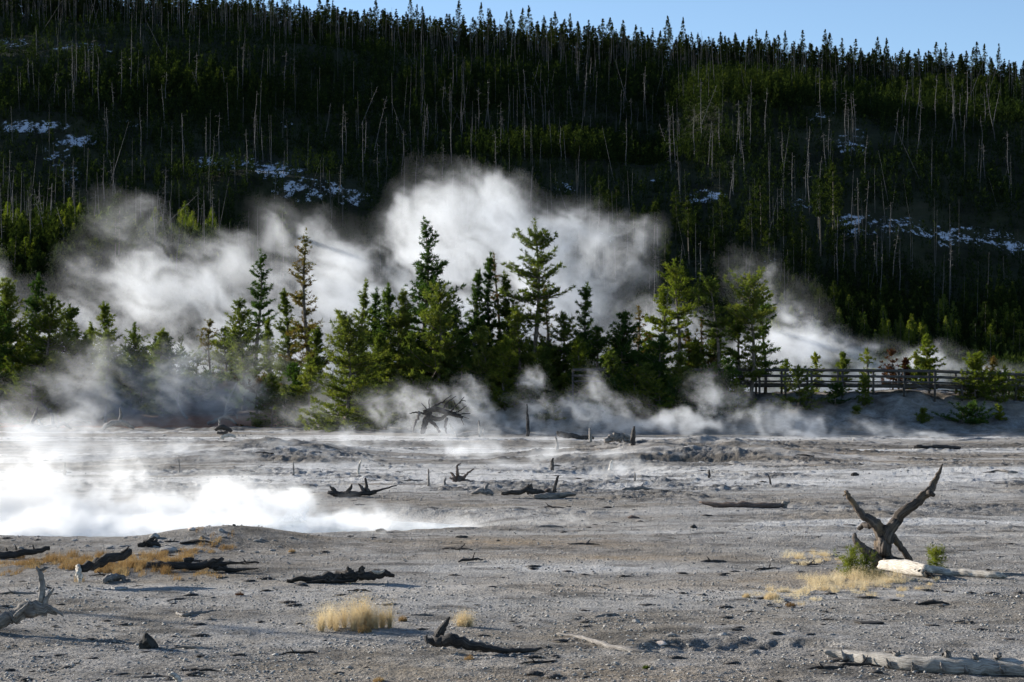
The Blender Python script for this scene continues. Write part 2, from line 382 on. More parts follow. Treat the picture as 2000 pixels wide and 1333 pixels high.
def limb(mb, pts, rad, seg=10, sub=4, rough=.12, seed=0, twist=.6, jag=.5, kink=0.0):
    """One tapering piece of wood as a swept tube with fluted, uneven section and broken ends. quads only."""
    pts = np.asarray(pts, float); k = pts.shape[0]
    rad = np.interp(np.linspace(0, 1, k), np.linspace(0, 1, len(rad)), rad)
    C = catmull(pts, sub); n = len(C)
    rr = catmull(np.stack([rad, rad, rad], 1), sub)[:, 0] if k > 2 else np.linspace(rad[0], rad[-1], n)
    rr = np.maximum(rr, .002)
    if kink: 
        s_ = np.arange(n) * 1.3 + seed * 7.7
        C = C + kink * rr[:, None] * np.stack([vnoise(s_, 1.5, seed=1), vnoise(s_, 4.5, seed=2), vnoise(s_, 8.5, seed=3)], 1)
    T = np.gradient(C, axis=0); T /= np.linalg.norm(T, axis=1)[:, None] + 1e-9
    up = np.array([0, 0, 1.0]) if abs(T[0][2]) < .8 else np.array([1.0, 0, 0])
    A = np.cross(T[0], up); A /= np.linalg.norm(A); fr = []
    for i in range(n):
        A = A - T[i] * A.dot(T[i]); A /= np.linalg.norm(A) + 1e-9; fr.append((A.copy(), np.cross(T[i], A)))
    ln = np.concatenate([[0], np.cumsum(np.linalg.norm(np.diff(C, axis=0), axis=1))])
    th = np.linspace(0, 2 * np.pi, seg, endpoint=False); V = []; UV = []
    mr = rr.mean()
    for i in range(n):
        a = th + twist * ln[i] / max(ln[-1], .01)
        rn = 1 + rough * (1.1 * vnoise(np.cos(th) * 1.6 + seed, np.sin(th) * 1.6, ln[i] / (mr * 9) + 3.3, seed) + 1.1 * vnoise(np.cos(th) * 4.5 + 9, np.sin(th) * 4.5 + seed, ln[i] / (mr * 22) + 1.1, seed + 5))
        off = 0
        if i in (0, n - 1): off = (jag * rr[i] * np.abs(vnoise(th * 1.9, seed + .5, seed=7))) * (1 if i else -1)
        ring = C[i] + (fr[i][0][None] * np.cos(a)[:, None] + fr[i][1][None] * np.sin(a)[:, None]) * (rr[i] * rn)[:, None] + (T[i][None] * np.reshape(off, (-1, 1)) if np.ndim(off) else 0)
        V.append(ring); UV.append(np.stack([np.sin(th * .5) * np.pi * 2 * mr + seed, np.full(seg, ln[i])], 1))
    V.append(np.repeat(C[:1], seg, 0)); V.append(np.repeat(C[-1:] + T[-1] * rr[-1] * .2, seg, 0)); UV.append(UV[0] + .05); UV.append(UV[-2] + .05)
    V = np.concatenate(V); UV = np.concatenate(UV)
    f = []
    for i in range(n - 1):
        for j in range(seg): f.append((i * seg + j, i * seg + (j + 1) % seg, (i + 1) * seg + (j + 1) % seg, (i + 1) * seg + j))
    for j in range(seg):
        f.append((n * seg + j, n * seg + (j + 1) % seg, (j + 1) % seg, j))
        f.append(((n - 1) * seg + j, (n - 1) * seg + (j + 1) % seg, (n + 1) * seg + (j + 1) % seg, (n + 1) * seg + j))
    mb.add(V, f, UV)

# ------------------------------------------------------------------ conifers
def tris(base, dirv, length, width, rng):
    """needle sprays: one thin triangle per base point"""
    n = len(base)
    r = rng.normal(size=(n, 3)); s = np.cross(dirv, r); s /= np.linalg.norm(s, axis=1)[:, None] + 1e-9
    a = base - s * width[:, None] * .5; b = base + s * width[:, None] * .5; c = base + dirv * length[:, None]
    V = np.stack([a, b, c], 1).reshape(-1, 3); return V, np.arange(3 * n).reshape(n, 3)
def conifer_geo(seed, h, w, base=.06, power=.85, dz=.26, per=5, step=.16, m=17, nl=.22, nw=.055, droop=0.0, gap=.25, prof=None, lean=(0, 0), top=1.0, bare=.0):
    rng = np.random.default_rng(seed)
    nz = max(5, int(h * (1 - base) / dz))
    B0, DV, LN = [], [], []
    trunk = lambda z: np.stack([lean[0] * z + .02 * h * np.sin(z / h * 5 + seed), lean[1] * z + .015 * h * np.cos(z / h * 4 + seed) - .015 * h, z], -1)
    sec = rng.uniform(.7, 1.25, 8)
    zs = base * h + (h * .97 - base * h) * ((np.arange(nz) + rng.uniform(-.4, .4, nz)) / nz); zs = np.clip(zs, .05, h * .98)
    for z in zs:
        t = (z / h - base) / (1 - base); t = min(max(t, 0), 1)
        wd = (1 - t) ** power if prof is None else float(np.interp(t, prof[0], prof[1]))
        wd *= .5 * w
        k = rng.poisson(per) if rng.random() > gap * .6 else rng.poisson(per * .4)
        wz = 1 + .28 * math.sin(z * 5.1 / (h * .12) + seed)
        for _ in range(k):
            az = rng.uniform(0, 2 * np.pi); l = max(.12, wd * wz * rng.uniform(.55, 1.12) * sec[int(az / (2 * np.pi) * 8) % 8]); 
            e = np.interp(t, [0, .5, 1], [-.10 - droop, .15 - droop * .5, .75]) + rng.uniform(-.15, .2)
            B0.append(z); DV.append((az, e)); LN.append(l)
    B0 = np.array(B0); az, e = np.array(DV).T; LN = np.array(LN)
    # leader
    pos, tdir, edge = [], [], []
    br = []
    for z, a, el, l in zip(B0, az, e, LN):
        ns = max(2, int(l / step)); s = np.linspace(.12 if l < .6 else .25 + bare, 1, ns)
        hd = np.array([math.cos(a), math.sin(a), 0.]); o = trunk(np.array(z))
        zc = np.sin(el) * l * s + .22 * l * s ** 2 - .06 * l * s * (1 - s) * 4 * (droop + .2)
        p = o[None] + hd[None] * (l * s * math.cos(el))[:, None]; p[:, 2] += zc
        lat = np.array([-hd[1], hd[0], 0]); p += lat[None] * (rng.normal(size=ns) * .16 * l * s * .9)[:, None]; p[:, 2] += rng.normal(size=ns) * .03
        d = hd[None] * .8 + np.array([0, 0, .55])[None] + rng.normal(size=(ns, 3)) * .25
        pos.append(p); tdir.append(d)
        if l > .35: br.append((o, o + hd * l * .55 * math.cos(el) + np.array([0, 0, math.sin(el) * l * .5]), p[-1], .012 + .012 * l))
    zt = np.linspace(h * .9, h, 6); pos.append(trunk(zt)); tdir.append(np.tile([0, 0, 1.0], (6, 1)))
    pos = np.concatenate(pos); tdir = np.concatenate(tdir)
    n = len(pos)
    b = np.repeat(pos, m, 0) + rng.normal(size=(n * m, 3)) * np.array([.055, .055, .035]) * (nl / .26)
    d = np.repeat(tdir, m, 0) + rng.normal(size=(n * m, 3)) * .75; d /= np.linalg.norm(d, axis=1)[:, None] + 1e-9
    L = nl * rng.uniform(.55, 1.15, n * m); Wd = nw * rng.uniform(.6, 1.2, n * m)
    V, Fc = tris(b, d, L, Wd, rng)
    return V, Fc, trunk, br
def trunk_mesh(h, trunk, br, seg=7, r0=None, name='trunk', mat=None, parent=None, sunk=.25):
    mb = MB(); zs = np.linspace(-sunk, h * .97, 9); r0 = r0 or (.035 + .010 * h)
    limb(mb, trunk(zs), [r0 * 1.25, r0, r0 * .9, r0 * .7, r0 * .45, .015], seg, 2, .08, 3)
    if br:
        Vb, Fb = [], []; c = 0
        for a, b, e, r in br:      # three-sided bent twigs
            ds = [a, b, e]; q = []
            for i, p in enumerate(ds):
                rr = r * (1, .7, .3)[i]
                for j in range(3):
                    an = j * 2.094; q.append(p + np.array([math.cos(an) * rr * .7, math.sin(an) * rr * .7, math.cos(an + 1) * rr]))
            Vb.append(np.array(q))
            for i in range(2):
                for j in range(3): Fb.append((c + i * 3 + j, c + i * 3 + (j + 1) % 3, c + i * 3 + 3 + (j + 1) % 3, c + i * 3 + 3 + j))
            c += 9
        Vb = np.concatenate(Vb); mb.add(Vb, Fb, Vb[:, [0, 2]])
    return mb.build(name, mat or M['bark'], parent)
def pine(px, top, d, wpx, label, mat='pine', group=None, name='pine_tree', cat='pine tree', basey=None, seed=None, lean=(0, 0), **kw):
    if basey is not None: b = ground(px, basey, dmin=d or 12); d = b.y
    else: x = (px - 1000) / F * d; b = Vector((x, d, hgt(x, d)))
    h = max(.3, P(px, top, d).z - b.z); w = wpx * d / F * 1.30
    seed = seed if seed is not None else int(px * 7 + top)
    V, Fc, tr, br = conifer_geo(seed, h, w, lean=lean, **kw)
    r = empty(name, b, label, cat, group)
    mesh_np('crown', V, Fc, M[mat], r)
    trunk_mesh(h, tr, br, parent=r)
    return r

TALL = dict(base=.42, prof=([0, .1, .5, .8, 1], [.35, .9, 1, .6, .12]), gap=.5)
SPIRE = dict(per=7, dz=.22, base=.03, prof=([0, .2, .42, .5, .8, 1], [.75, 1, .75, .45, .30, .06]))
FULL = dict(base=.02, power=.62, gap=.12, per=8, dz=.22)
NARROW = dict(base=.04, prof=([0, .2, .6, 1], [.95, 1, .72, .08]), gap=.2, per=7, dz=.22)
SPARSE = dict(base=.10, prof=([0, .2, .6, 1], [.7, 1, .6, .08]), gap=.6, per=4, m=11, step=.2)
SCRUB = dict(base=.02, prof=([0, .3, .7, 1], [.9, 1, .8, .25]), gap=.4, per=6, m=13)
def treeline():
    T = [
     (20, 545, 128, 105, 'tall dense green pine at the edge of the tree cluster, beside the slim dark one', 'pine', FULL),
     (72, 535, 131, 80, 'slim dark pine rising highest in the dense cluster above the rusty bank', 'pine_dark', SPIRE),
     (96, 575, 127, 115, 'broad green pine in the dense cluster, with the slim dark spire behind it', 'pine', FULL),
     (134, 597, 129, 80, 'pine on the steam side of the dense cluster, thin at its top', 'pine', NARROW),
     (-8, 600, 126, 120, 'dark wide pine cut by the edge of the picture', 'pine_dark', FULL),
     (62, 722, 123.5, 95, 'low yellow-green bushy pine in front of the dense cluster', 'pine_light', SCRUB),
     (112, 700, 125, 80, 'short green pine squeezed between the broad pine and the low yellow-green one', 'pine', FULL),
     (175, 632, 134, 44, 'small pointed pine just left of the slender spire in the mist', 'pine', NARROW),
     (208, 592, 133, 52, 'slender spire pine standing free in the mist past the dense cluster', 'pine', NARROW),
     (266, 632, 142, 60, 'faint thin pine almost lost in white steam', 'pine', SPARSE),
     (317, 648, 138, 62, 'small flat-topped pine silhouetted on white steam', 'pine', NARROW),
     (350, 690, 140, 80, 'low rounded pine in steam next to the flat-topped one', 'pine', SCRUB),
     (410, 625, 141, 66, 'bare-looking pine with thin twigs in the steam', 'pine_brown', SPARSE),
     (441, 640, 142, 60, 'misty pine just left of the dark pointed pine', 'pine', NARROW),
     (385, 700, 139, 75, 'bushy low pine under the thin twiggy one in steam', 'pine_light', SCRUB),
     (235, 700, 137, 80, 'low bushy pine in the mist under the slender spire', 'pine', SCRUB),
     (290, 715, 136, 90, 'dark low thicket pine above the grey slope', 'pine_dark', SCRUB),
     (473, 585, 130, 78, 'dark pointed pine leaning over the steam beside the tall bare-trunked one', 'pine', NARROW),
     (505, 490, 136, 48, 'tall thin pine with a bare trunk and small tufted crown', 'pine_dark', dict(base=.22, prof=([0, .15, .6, 1], [.5, 1, .8, .2]), gap=.5, per=4)),
     (527, 622, 134, 36, 'small yellowish pine between the bare-trunked one and the conical one', 'pine_light', NARROW),
     (559, 566, 132, 54, 'conical green pine left of the tallest sparse spire', 'pine', NARROW),
     (601, 450, 126, 74, 'tall greyish spire pine with dry upper branches and bushy foot', 'pine_brown', dict(base=.10, prof=([0, .3, .42, .8, 1], [1, .9, .6, .42, .06]), gap=.35, per=6, m=11)),
     (618, 640, 124, 60, 'green bushy pine at the foot of the greyish spire', 'pine', FULL),
     (502, 742, 119.5, 66, 'brownish half-dead scrubby pine on the rusty bank', 'pine_brown', SCRUB),
     (532, 736, 119, 62, 'pale green young pine next to the half-dead scrubby one', 'pine_light', NARROW),
     (575, 712, 118, 66, 'dark green young pine, taller one of the pair on the rusty bank', 'pine_dark', FULL),
     (606, 718, 116.5, 78, 'broad bright green young pine in front of the pair on the bank', 'pine', FULL),
     (679, 612, 108.5, 128, 'big open layered pine standing forward of all others by the root tangle', 'pine', dict(base=.0, power=.60, gap=.2, per=9, dz=.24)),
     (711, 548, 114, 46, 'slim pine with dry tip at the near end of the long grove', 'pine', NARROW),
     (737, 566, 116, 46, 'slim pine second in the long grove, behind the dry-tipped one', 'pine_dark', NARROW),
     (755, 556, 114, 66, 'dark pine with forked top near the end of the long grove', 'pine_dark', NARROW),
     (782, 567, 113, 76, 'even conical pine left of the tallest spire in the grove', 'pine', FULL),
     (829, 428, 117, 108, 'tallest spire of the grove with long ragged arms', 'pine_dark', dict(base=.05, prof=([0, .2, .42, .56, .62, .8, 1], [.9, 1, .9, .7, .38, .34, .08]), gap=.2, per=6)),
     (856, 560, 111.5, 128, 'huge full yellow-green pine in front of the tallest spire', 'pine', dict(base=.02, power=.6, gap=.1, per=7, dz=.24)),
     (803, 655, 110.5, 78, 'short full pine filling the gap below the conical one', 'pine', FULL),
     (740, 655, 111, 66, 'low green pine at the corner of the long grove', 'pine', FULL),
     (893, 598, 115, 56, 'narrow pine in the notch right after the huge full one', 'pine_dark', NARROW),
     (930, 530, 114, 58, 'ragged pine with knobby top beside the twin-topped one', 'pine_dark', SPIRE),
     (958, 496, 116, 58, 'twin-topped slim pine in the middle of the grove', 'pine_dark', SPIRE),
     (970, 498, 117, 30, 'nearly bare thin pine trunk beside the twin-topped pine', 'pine_brown', SPARSE),
     (990, 534, 115, 54, 'thin misty pine left of the great umbrella-branched pine', 'pine', NARROW),
     (1046, 430, 113, 92, 'great pine with bare lower trunk and broad ragged crown', 'pine', dict(base=.36, prof=([0, .08, .45, .75, 1], [.5, 1, .95, .62, .16]), gap=.35, per=6, dz=.32)),
     (1068, 560, 115, 46, 'sparse pine tucked behind the great bare-trunked pine', 'pine_brown', SPARSE),
     (1012, 600, 112, 78, 'green pine under the great crown on its left', 'pine', FULL),
     (948, 640, 111, 74, 'green bushy pine at the front of the mid grove', 'pine', FULL),
     (985, 660, 110.5, 70, 'yellow-green pine low in front of the twin-topped one', 'pine_light', FULL),
     (905, 660, 111.5, 70, 'dark low pine right of the huge full one', 'pine_dark', FULL),
     (1099, 612, 113, 80, 'green pine with a thin dead tip past the great pine', 'pine', NARROW),
     (1060, 680, 110.5, 66, 'short green pine at the foot of the great trunk', 'pine', FULL),
     (1146, 556, 113, 68, 'free-standing dark pine with a round shoulder, right of the grove', 'pine_dark', SPIRE),
     (1165, 640, 112, 70, 'dark pine hugging the round-shouldered one', 'pine_dark', FULL),
     (1130, 660, 110, 60, 'light yellow-green pine below the round-shouldered one', 'pine_light', FULL),
     (1218, 612, 110.5, 88, 'neat triangular dark green pine left of the yellowish leaning one', 'pine_dark', FULL),
     (1246, 600, 113, 40, 'grey sparse pine behind the neat triangular one', 'pine_brown', SPARSE),
     (1192, 690, 108.5, 64, 'small green pine in front of the neat triangular one', 'pine', FULL),
     (1322, 510, 112, 74, 'yellowish tall pine with a bare trunk and crown swept to one side', 'pine_light', dict(base=.35, prof=([0, .12, .5, .8, 1], [.5, 1, .75, .45, .15]), gap=.35)),
     (1294, 560, 113.5, 66, 'yellow-green pine leaning out beside the tall swept one', 'pine_light', dict(base=.28, prof=([0, .12, .5, 1], [.6, 1, .7, .1]), gap=.3)),
     (1290, 655, 109.5, 72, 'dark rounded pine with reddish top branches', 'pine_dark', FULL),
     (1328, 690, 108.5, 62, 'green young pine right of the dark rounded one', 'pine', FULL),
     (1265, 715, 108, 60, 'small green pine at the foot of the dark rounded one', 'pine', FULL),
     (1368, 625, 113, 60, 'grey dead-looking pine with thin drooping twigs', 'pine_brown', SPARSE),
     (1346, 650, 114, 54, 'thin half-dead pine between the rounded one and the drooping one', 'pine_brown', SPARSE),
     (1403, 546, 111, 50, 'pine with small crown atop a thin leaning pale trunk', 'pine', dict(base=.50, prof=([0, .2, .7, 1], [.5, .9, 1, .4]), gap=.2, lean=(-.05, 0))),
     (1467, 538, 110.5, 78, 'tall two-tier pine with dense top by the end of the boardwalk', 'pine', dict(base=.14, prof=([0, .3, .5, .6, .8, 1], [.5, .7, .55, .9, 1, .4]), gap=.2)),
     (1445, 600, 111.5, 62, 'bushy pine leaning against the tall two-tier pine', 'pine', dict(base=.12, prof=([0, .4, 1], [.8, 1, .3]), gap=.2)),
     (1492, 590, 112, 46, 'scraggly pine over the first boardwalk rails', 'pine_dark', dict(base=.2, prof=([0, .3, .55, .8, 1], [.9, .8, .3, 1, .4]), gap=.5)),
     (1420, 700, 109.5, 50, 'short pine at the foot of the thin leaning trunk', 'pine_dark', SCRUB),
     (1378, 715, 109, 62, 'dark low pine in the shade before the leaning trunk', 'pine_dark', SCRUB),
    ]
    rf = random.Random(21)
    for i in range(34):
        px = rf.uniform(700, 1450); 
        if i > 24: px = rf.uniform(-10, 330)
        T.append((px, 742 - rf.uniform(35, 105), rf.uniform(112.5, 116) if i <= 24 else rf.uniform(127, 134), rf.uniform(50, 78), 'middling green pine filling the depth of the grove between the taller ones', ('pine', 'pine', 'pine_light', 'pine_dark')[i % 4], FULL))
    for px, top, d, w_, lab, mt, kw in T: pine(px, top, d, w_, lab, mt, group='pines of the grove', **kw)
    B = [  # standing on the bank, placed by the foot
     (1240, 722, 806, 66, 'pale scrubby pine on the bank below the triangular one', 'pine_light', SCRUB),
     (1288, 742, 822, 72, 'sparse pale pine with grey stem lowest on the shaded bank', 'pine_light', SPARSE),
     (1160, 720, 782, 64, 'light green young pine in front of the short rail fragment', 'pine_light', FULL),
     (1440, 745, 812, 46, 'misty pale young pine low on the bank near the boardwalk', 'pine_light', SCRUB),
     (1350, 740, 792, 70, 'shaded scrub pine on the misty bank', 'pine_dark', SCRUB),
     (1075, 786, 822, 34, 'small green bush pine at the bank foot beside the lone snag', 'pine', FULL),
     (1473, 790, 818, 34, 'tiny round pine in the steam at the bank foot', 'pine', FULL),
     (1560, 716, 798, 66, 'twiggy young pine in front of the first boardwalk posts', 'pine', dict(SCRUB, prof=([0, .2, .5, 1], [1, 1, .45, .3]))),
     (1632, 750, 790, 36, 'dark rounded little pine under the boardwalk rails', 'pine_dark', FULL),
     (1688, 735, 792, 34, 'upright dark green pine before the boardwalk, next to the rounded little one', 'pine', FULL),
     (1905, 692, 780, 72, 'bright yellow-green pine crossing the end of the boardwalk', 'pine_light', dict(FULL, prof=([0, .3, .45, .7, 1], [1, .95, .6, .5, .15]))),
     (1943, 735, 786, 50, 'small light pine right of the bright one', 'pine_light', SCRUB),
     (1962, 716, 788, 46, 'thin young pine with visible pale stem near the edge', 'pine', SPARSE),
     (1990, 730, 782, 36, 'yellowing young pine at the edge of the picture', 'pine_light', SCRUB),
     (1880, 800, 826, 62, 'dark spreading juniper-like bush on the shaded slope', 'pine_dark', SCRUB),
     (1902, 793, 828, 60, 'dark bush pine beside the spreading one on the shaded slope', 'pine_dark', FULL),
     (1953, 795, 822, 24, 'small bright round pine alone on the grey slope', 'pine_light', FULL),
     (1802, 800, 826, 20, 'small upright green pine alone in the hollow of the slope', 'pine', FULL),
     (1672, 798, 812, 16, 'tiny yellowish pine on the mid slope', 'pine_light', SCRUB),
     (770, 740, 790, 60, 'low dark scrub pine on the bank behind the big layered one', 'pine_dark', SCRUB),
     (905, 725, 778, 60, 'dark scrub pine on the bank edge above the root tangle', 'pine_dark', SCRUB),
     (985, 715, 772, 70, 'green scrub pine spreading over the bank edge in the middle of the grove', 'pine', SCRUB),
     (1130, 735, 790, 60, 'shaded scrub pine left of the rail fragment', 'pine_dark', SCRUB),
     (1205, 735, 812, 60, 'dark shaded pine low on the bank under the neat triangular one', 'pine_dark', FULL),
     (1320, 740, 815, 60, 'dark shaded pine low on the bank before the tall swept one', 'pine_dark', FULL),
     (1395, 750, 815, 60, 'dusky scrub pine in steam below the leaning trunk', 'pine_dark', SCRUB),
     (930, 775, 800, 30, 'tiny yellow-green bush on the brown bank', 'pine_light', SCRUB),
     (970, 785, 806, 22, 'tiny green bush on the brown bank near the lone snag', 'pine', SCRUB),
     (790, 812, 838, 20, 'tiny green pine beside the root tangle', 'pine_light', FULL),
     (820, 700, 765, 60, 'green low pine at the sunny front of the huge full one', 'pine', FULL),
     (1045, 705, 768, 66, 'green low pine at the front foot of the great bare-trunked pine', 'pine', FULL),
     (720, 690, 768, 60, 'green low pine just right of the big layered one', 'pine', FULL),
     (200, 745, 800, 90, 'hazy green scrub pine on the dark slope', 'pine', SCRUB),
     (300, 745, 790, 90, 'dusky green scrub pine on the dark slope in steam', 'pine_dark', SCRUB),
     (395, 740, 785, 80, 'dull green scrub pine on the slope before the steam bank', 'pine', SCRUB),
    ]
    for px, top, by, w_, lab, mt, kw in B:
        k = dict(kw); k.update(dz=.15, step=.12, nl=.16, nw=.045)
        pine(px, top, 100, w_, lab, mt, basey=by, group='young pines on the bank', **k)
    S = [  # behind the boardwalk
     (1645, 690, 116, 28, 'pointed young pine just behind the boardwalk rail', 'pine', FULL),
     (1692, 683, 117, 38, 'open young pine with separate tufts behind the boardwalk', 'pine_light', SPARSE),
     (1594, 692, 118, 22, 'small light pine behind the rail, smallest of its row', 'pine_light', SCRUB),
     (1535, 705, 118, 16, 'tiny pine peeping over the first rail section', 'pine_light', SCRUB),
     (1743, 686, 118, 44, 'dead red-brown pine with bare twigs behind the boardwalk', 'pine_red', SPARSE),
     (1768, 702, 118, 14, 'small rust-red conifer next to the dead red-brown one', 'pine_red', FULL),
     (1788, 690, 119, 42, 'green pine right after the rust-red conifer', 'pine', FULL),
     (1811, 656, 121, 46, 'taller pale pine behind the boardwalk, highest in its row', 'pine_light', NARROW),
     (1938, 700, 118, 40, 'grey twiggy pine behind the bright yellow-green one', 'pine_brown', SPARSE),
    ]
    for px, top, d, w_, lab, mt, kw in S: pine(px, top, d, w_, lab, mt, group='young pines behind the boardwalk', **dict(kw, dz=.2, step=.14, nl=.2, nw=.07))
treeline()
for px, top, by, wpx, lab in ((1662, 1076, 1128, 44, 'small green pine seedling at the foot of the forked stump'), (1692, 1088, 1130, 40, 'low olive seedling tangled in dry grass by the white log'), (1829, 1072, 1119, 44, 'bright pine seedling behind the white log')):
    V, Fc, tr, br = conifer_geo(px, (by - top) * 29.5 / F, wpx * 29.5 / F, dz=.03, step=.03, m=7, nl=.07, nw=.009, per=5, prof=([0, .4, .8, 1], [.8, 1, .6, .3]))
    g_ = ground(px, by); r = empty('pine_seedling', g_, lab, 'pine seedling', 'seedlings by the forked stump')
    mesh_np('crown', V, Fc, M['pine' if px != 1829 else 'pine_light'], r); trunk_mesh((by - top) * 29.5 / F, tr, [], r0=.012, parent=r, sunk=.03, name='stem')
# ------------------------------------------------------------------ hillside woods
def quick_tree(rng, h, w, n, base=.05, nl=.5, nw=.2, power=.9):
    t = rng.uniform(0, 1, n) ** 1.25; z = base * h + t * h * (1 - base)
    r = .5 * w * ((1 - t) ** power) * rng.uniform(.35, 1.05, n); a = rng.uniform(0, 2 * np.pi, n)
    b = np.stack([r * np.cos(a), r * np.sin(a), z], 1)
    d = np.stack([np.cos(a) * .5, np.sin(a) * .5, np.full(n, .7)], 1) + rng.normal(size=(n, 3)) * .3
    d /= np.linalg.norm(d, axis=1)[:, None]
    return tris(b, d, nl * rng.uniform(.6, 1.2, n), nw * rng.uniform(.6, 1.2, n), rng)
def clumped(rng, h, w, ncl, per, base, prof, nl=.45, nw=.17):
    t = np.sort(rng.uniform(0, 1, ncl)); z = base * h + t * h * (1 - base)
    r = .5 * w * np.interp(t, prof[0], prof[1]) * rng.uniform(.25, 1.1, ncl); a = rng.uniform(0, 2 * np.pi, ncl)
    c = np.stack([r * np.cos(a), r * np.sin(a), z], 1); c = np.repeat(c, per, 0) + rng.normal(size=(ncl * per, 3)) * np.array([.17, .17, .13]) * w * .45 * np.repeat(np.interp(t, prof[0], prof[1]) * .85 + .15, per)[:, None]
    d = rng.normal(size=(ncl * per, 3)) * .6 + np.array([0, 0, .6]); d /= np.linalg.norm(d, axis=1)[:, None]
    return tris(c, d, nl * rng.uniform(.6, 1.2, ncl * per), nw * rng.uniform(.6, 1.2, ncl * per), rng)
def scatter_stuff(protos, pts, scl, rot, name, mat, label, cat):
    Vs, Fs, c = [], [], 0
    for (x, y, z), s, r, k in zip(pts, scl, rot, range(len(pts))):
        V, Fc = protos[k % len(protos)]
        cr, sr = math.cos(r), math.sin(r)
        Q = np.stack([(V[:, 0] * cr - V[:, 1] * sr) * s[0] + x, (V[:, 0] * sr + V[:, 1] * cr) * s[0] + y, V[:, 2] * s[1] + z], 1)
        Vs.append(Q.astype(np.float32)); Fs.append(Fc + c); c += len(V)
    o = mesh_np(name, np.concatenate(Vs), np.concatenate(Fs), mat); return tag(o, label, cat, kind='stuff')
def hill_woods():
    rng = np.random.default_rng(77)
    # young pines: dense, in drifts, kept off the snowy ledges
    n = 84000
    Y = 150 + 262 * rng.uniform(0, 1, n) ** .9; U = rng.uniform(-.33, .33, n); X = U * Y; Z = height(X, Y)
    u = U * F + 1000; v = HY + (H - Z) * F / Y
    dens = .50 + .5 * fbm(X / 16, Y / 12, o=3, seed=61)
    band = 0
    for cx, cy_, sx, sy in ((1150, 300, 240, 22), (1500, 190, 420, 40), (1850, 200, 300, 45), (120, 500, 190, 60), (1650, 620, 230, 50), (1950, 640, 90, 50), (400, 190, 380, 50), (900, 190, 250, 60), (350, 560, 300, 50)):
        band = np.maximum(band, np.exp(-((u - cx) / sx) ** 2 - ((v - cy_) / sy) ** 2))
    sn = snow_mask(X, Y, Z)
    keep = rng.uniform(0, 1, n) < np.clip(dens * .95 + .12 + band * .9 - sn * 1.0 - .12 * sst(420, 480, v) * (1 - band), .02, 1)
    keep &= Y < 406 - 3 * fbm(X / 9, Y / 9, seed=3)
    keep &= (Y > 215) | ((u > 1480) & (Y > 190)) | ((u < 420) & (Y > 205)) | (rng.uniform(0, 1, n) < .12)
    X, Y, Z, band, u, v = X[keep], Y[keep], Z[keep], band[keep], u[keep], v[keep]
    hh = (1.0 + 2.6 * rng.uniform(0, 1, len(X)) ** 1.9) * (1 + .35 * band) * np.where(Y < 260, 1.25, 1)
    order = np.argsort(-(hh / Y) * (1 + band))
    X, Y, Z, hh = X[order], Y[order], Z[order], hh[order]
    pr = [quick_tree(rng, 1.0, .38, 42, nl=.16, nw=.062, power=.85) for _ in range(7)]
    big = [quick_tree(rng, 1.0, .46, 190, nl=.12, nw=.04, power=.85) for _ in range(5)]
    K = 0
    pts = list(zip(X[K:], Y[K:], Z[K:] - .1)); s = [(a * rng.uniform(.8, 1.1), a) for a in hh[K:]]
    nb = 1800
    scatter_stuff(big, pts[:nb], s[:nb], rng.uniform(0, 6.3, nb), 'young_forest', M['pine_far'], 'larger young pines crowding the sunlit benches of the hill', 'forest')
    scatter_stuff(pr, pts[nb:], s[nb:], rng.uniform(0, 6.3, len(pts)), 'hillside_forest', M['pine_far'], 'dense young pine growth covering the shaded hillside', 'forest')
    # mature stand on the crest: the front and skyline trees are single things, the depth behind them one mass
    protos = []
    for k in range(8):
        V, Fc = clumped(rng, 12, 2.3, 110, 16, .34 + .03 * (k % 3), ([0, .15, .45, .8, 1], [.4, .95, 1, .42, .02]), .34, .11)
        protos.append((V, Fc))
    def make(k, name, mat, lab, cat, grp, V, Fc, h, r0=.09, tm='snag'):
        r = empty(name, (0, 0, 0), lab, cat, grp); mesh_np('crown', V, Fc, M[mat], r)
        trunk_mesh(h, lambda z: np.stack([0.015 * h * np.sin(z / h * 4 + k), 0 * z, z], -1), [], seg=5, r0=r0, parent=r, mat=M[tm]); return r
    src = [make(k, 'pine_tree', 'pine_ridge', 'mature bare-trunked pine in the dark stand along the hill crest', 'pine tree', 'mature pines along the hill crest', V, Fc, 12) for k, (V, Fc) in enumerate(protos)]
    used = set(); nr = 170
    for i in range(nr):
        k = i % 8; px = -60 + 2120 * (i + rng.uniform(-.4, .4)) / nr
        d = rng.choice([405, 412, 425, 440]) + rng.uniform(-4, 4)
        x = (px - 1000) / F * d; o = src[k] if k not in used else copy_tree(src[k]); used.add(k)
        s_ = rng.uniform(.55, .86) if rng.random() < .75 else rng.uniform(.86, 1.02); o.location = (x, d, hgt(x, d) - .1); o.scale = (rng.uniform(.6, 1.0), rng.uniform(.6, 1.0), s_); o.rotation_euler = (rng.normal() * .015, rng.normal() * .015, rng.uniform(0, 6.3))
    m = 2200; Y = rng.uniform(402, 470, m); X = rng.uniform(-.31, .31, m) * Y; Z = height(X, Y)
    low = [clumped(rng, 12, 2.8, 75, 11, .06, ([0, .15, .5, .8, 1], [.4, .95, 1, .45, .03]), .5, .2) for _ in range(5)]
    scatter_stuff(low, list(zip(X, Y, Z - .1)), [(b_, a) for a, b_ in zip(rng.uniform(.4, .75, m), rng.uniform(.6, .92, m))], rng.uniform(0, 6.3, m), 'crest_forest', M['pine_ridge'], 'dark mass of mature pine crowns filling the stand on the crest', 'forest')
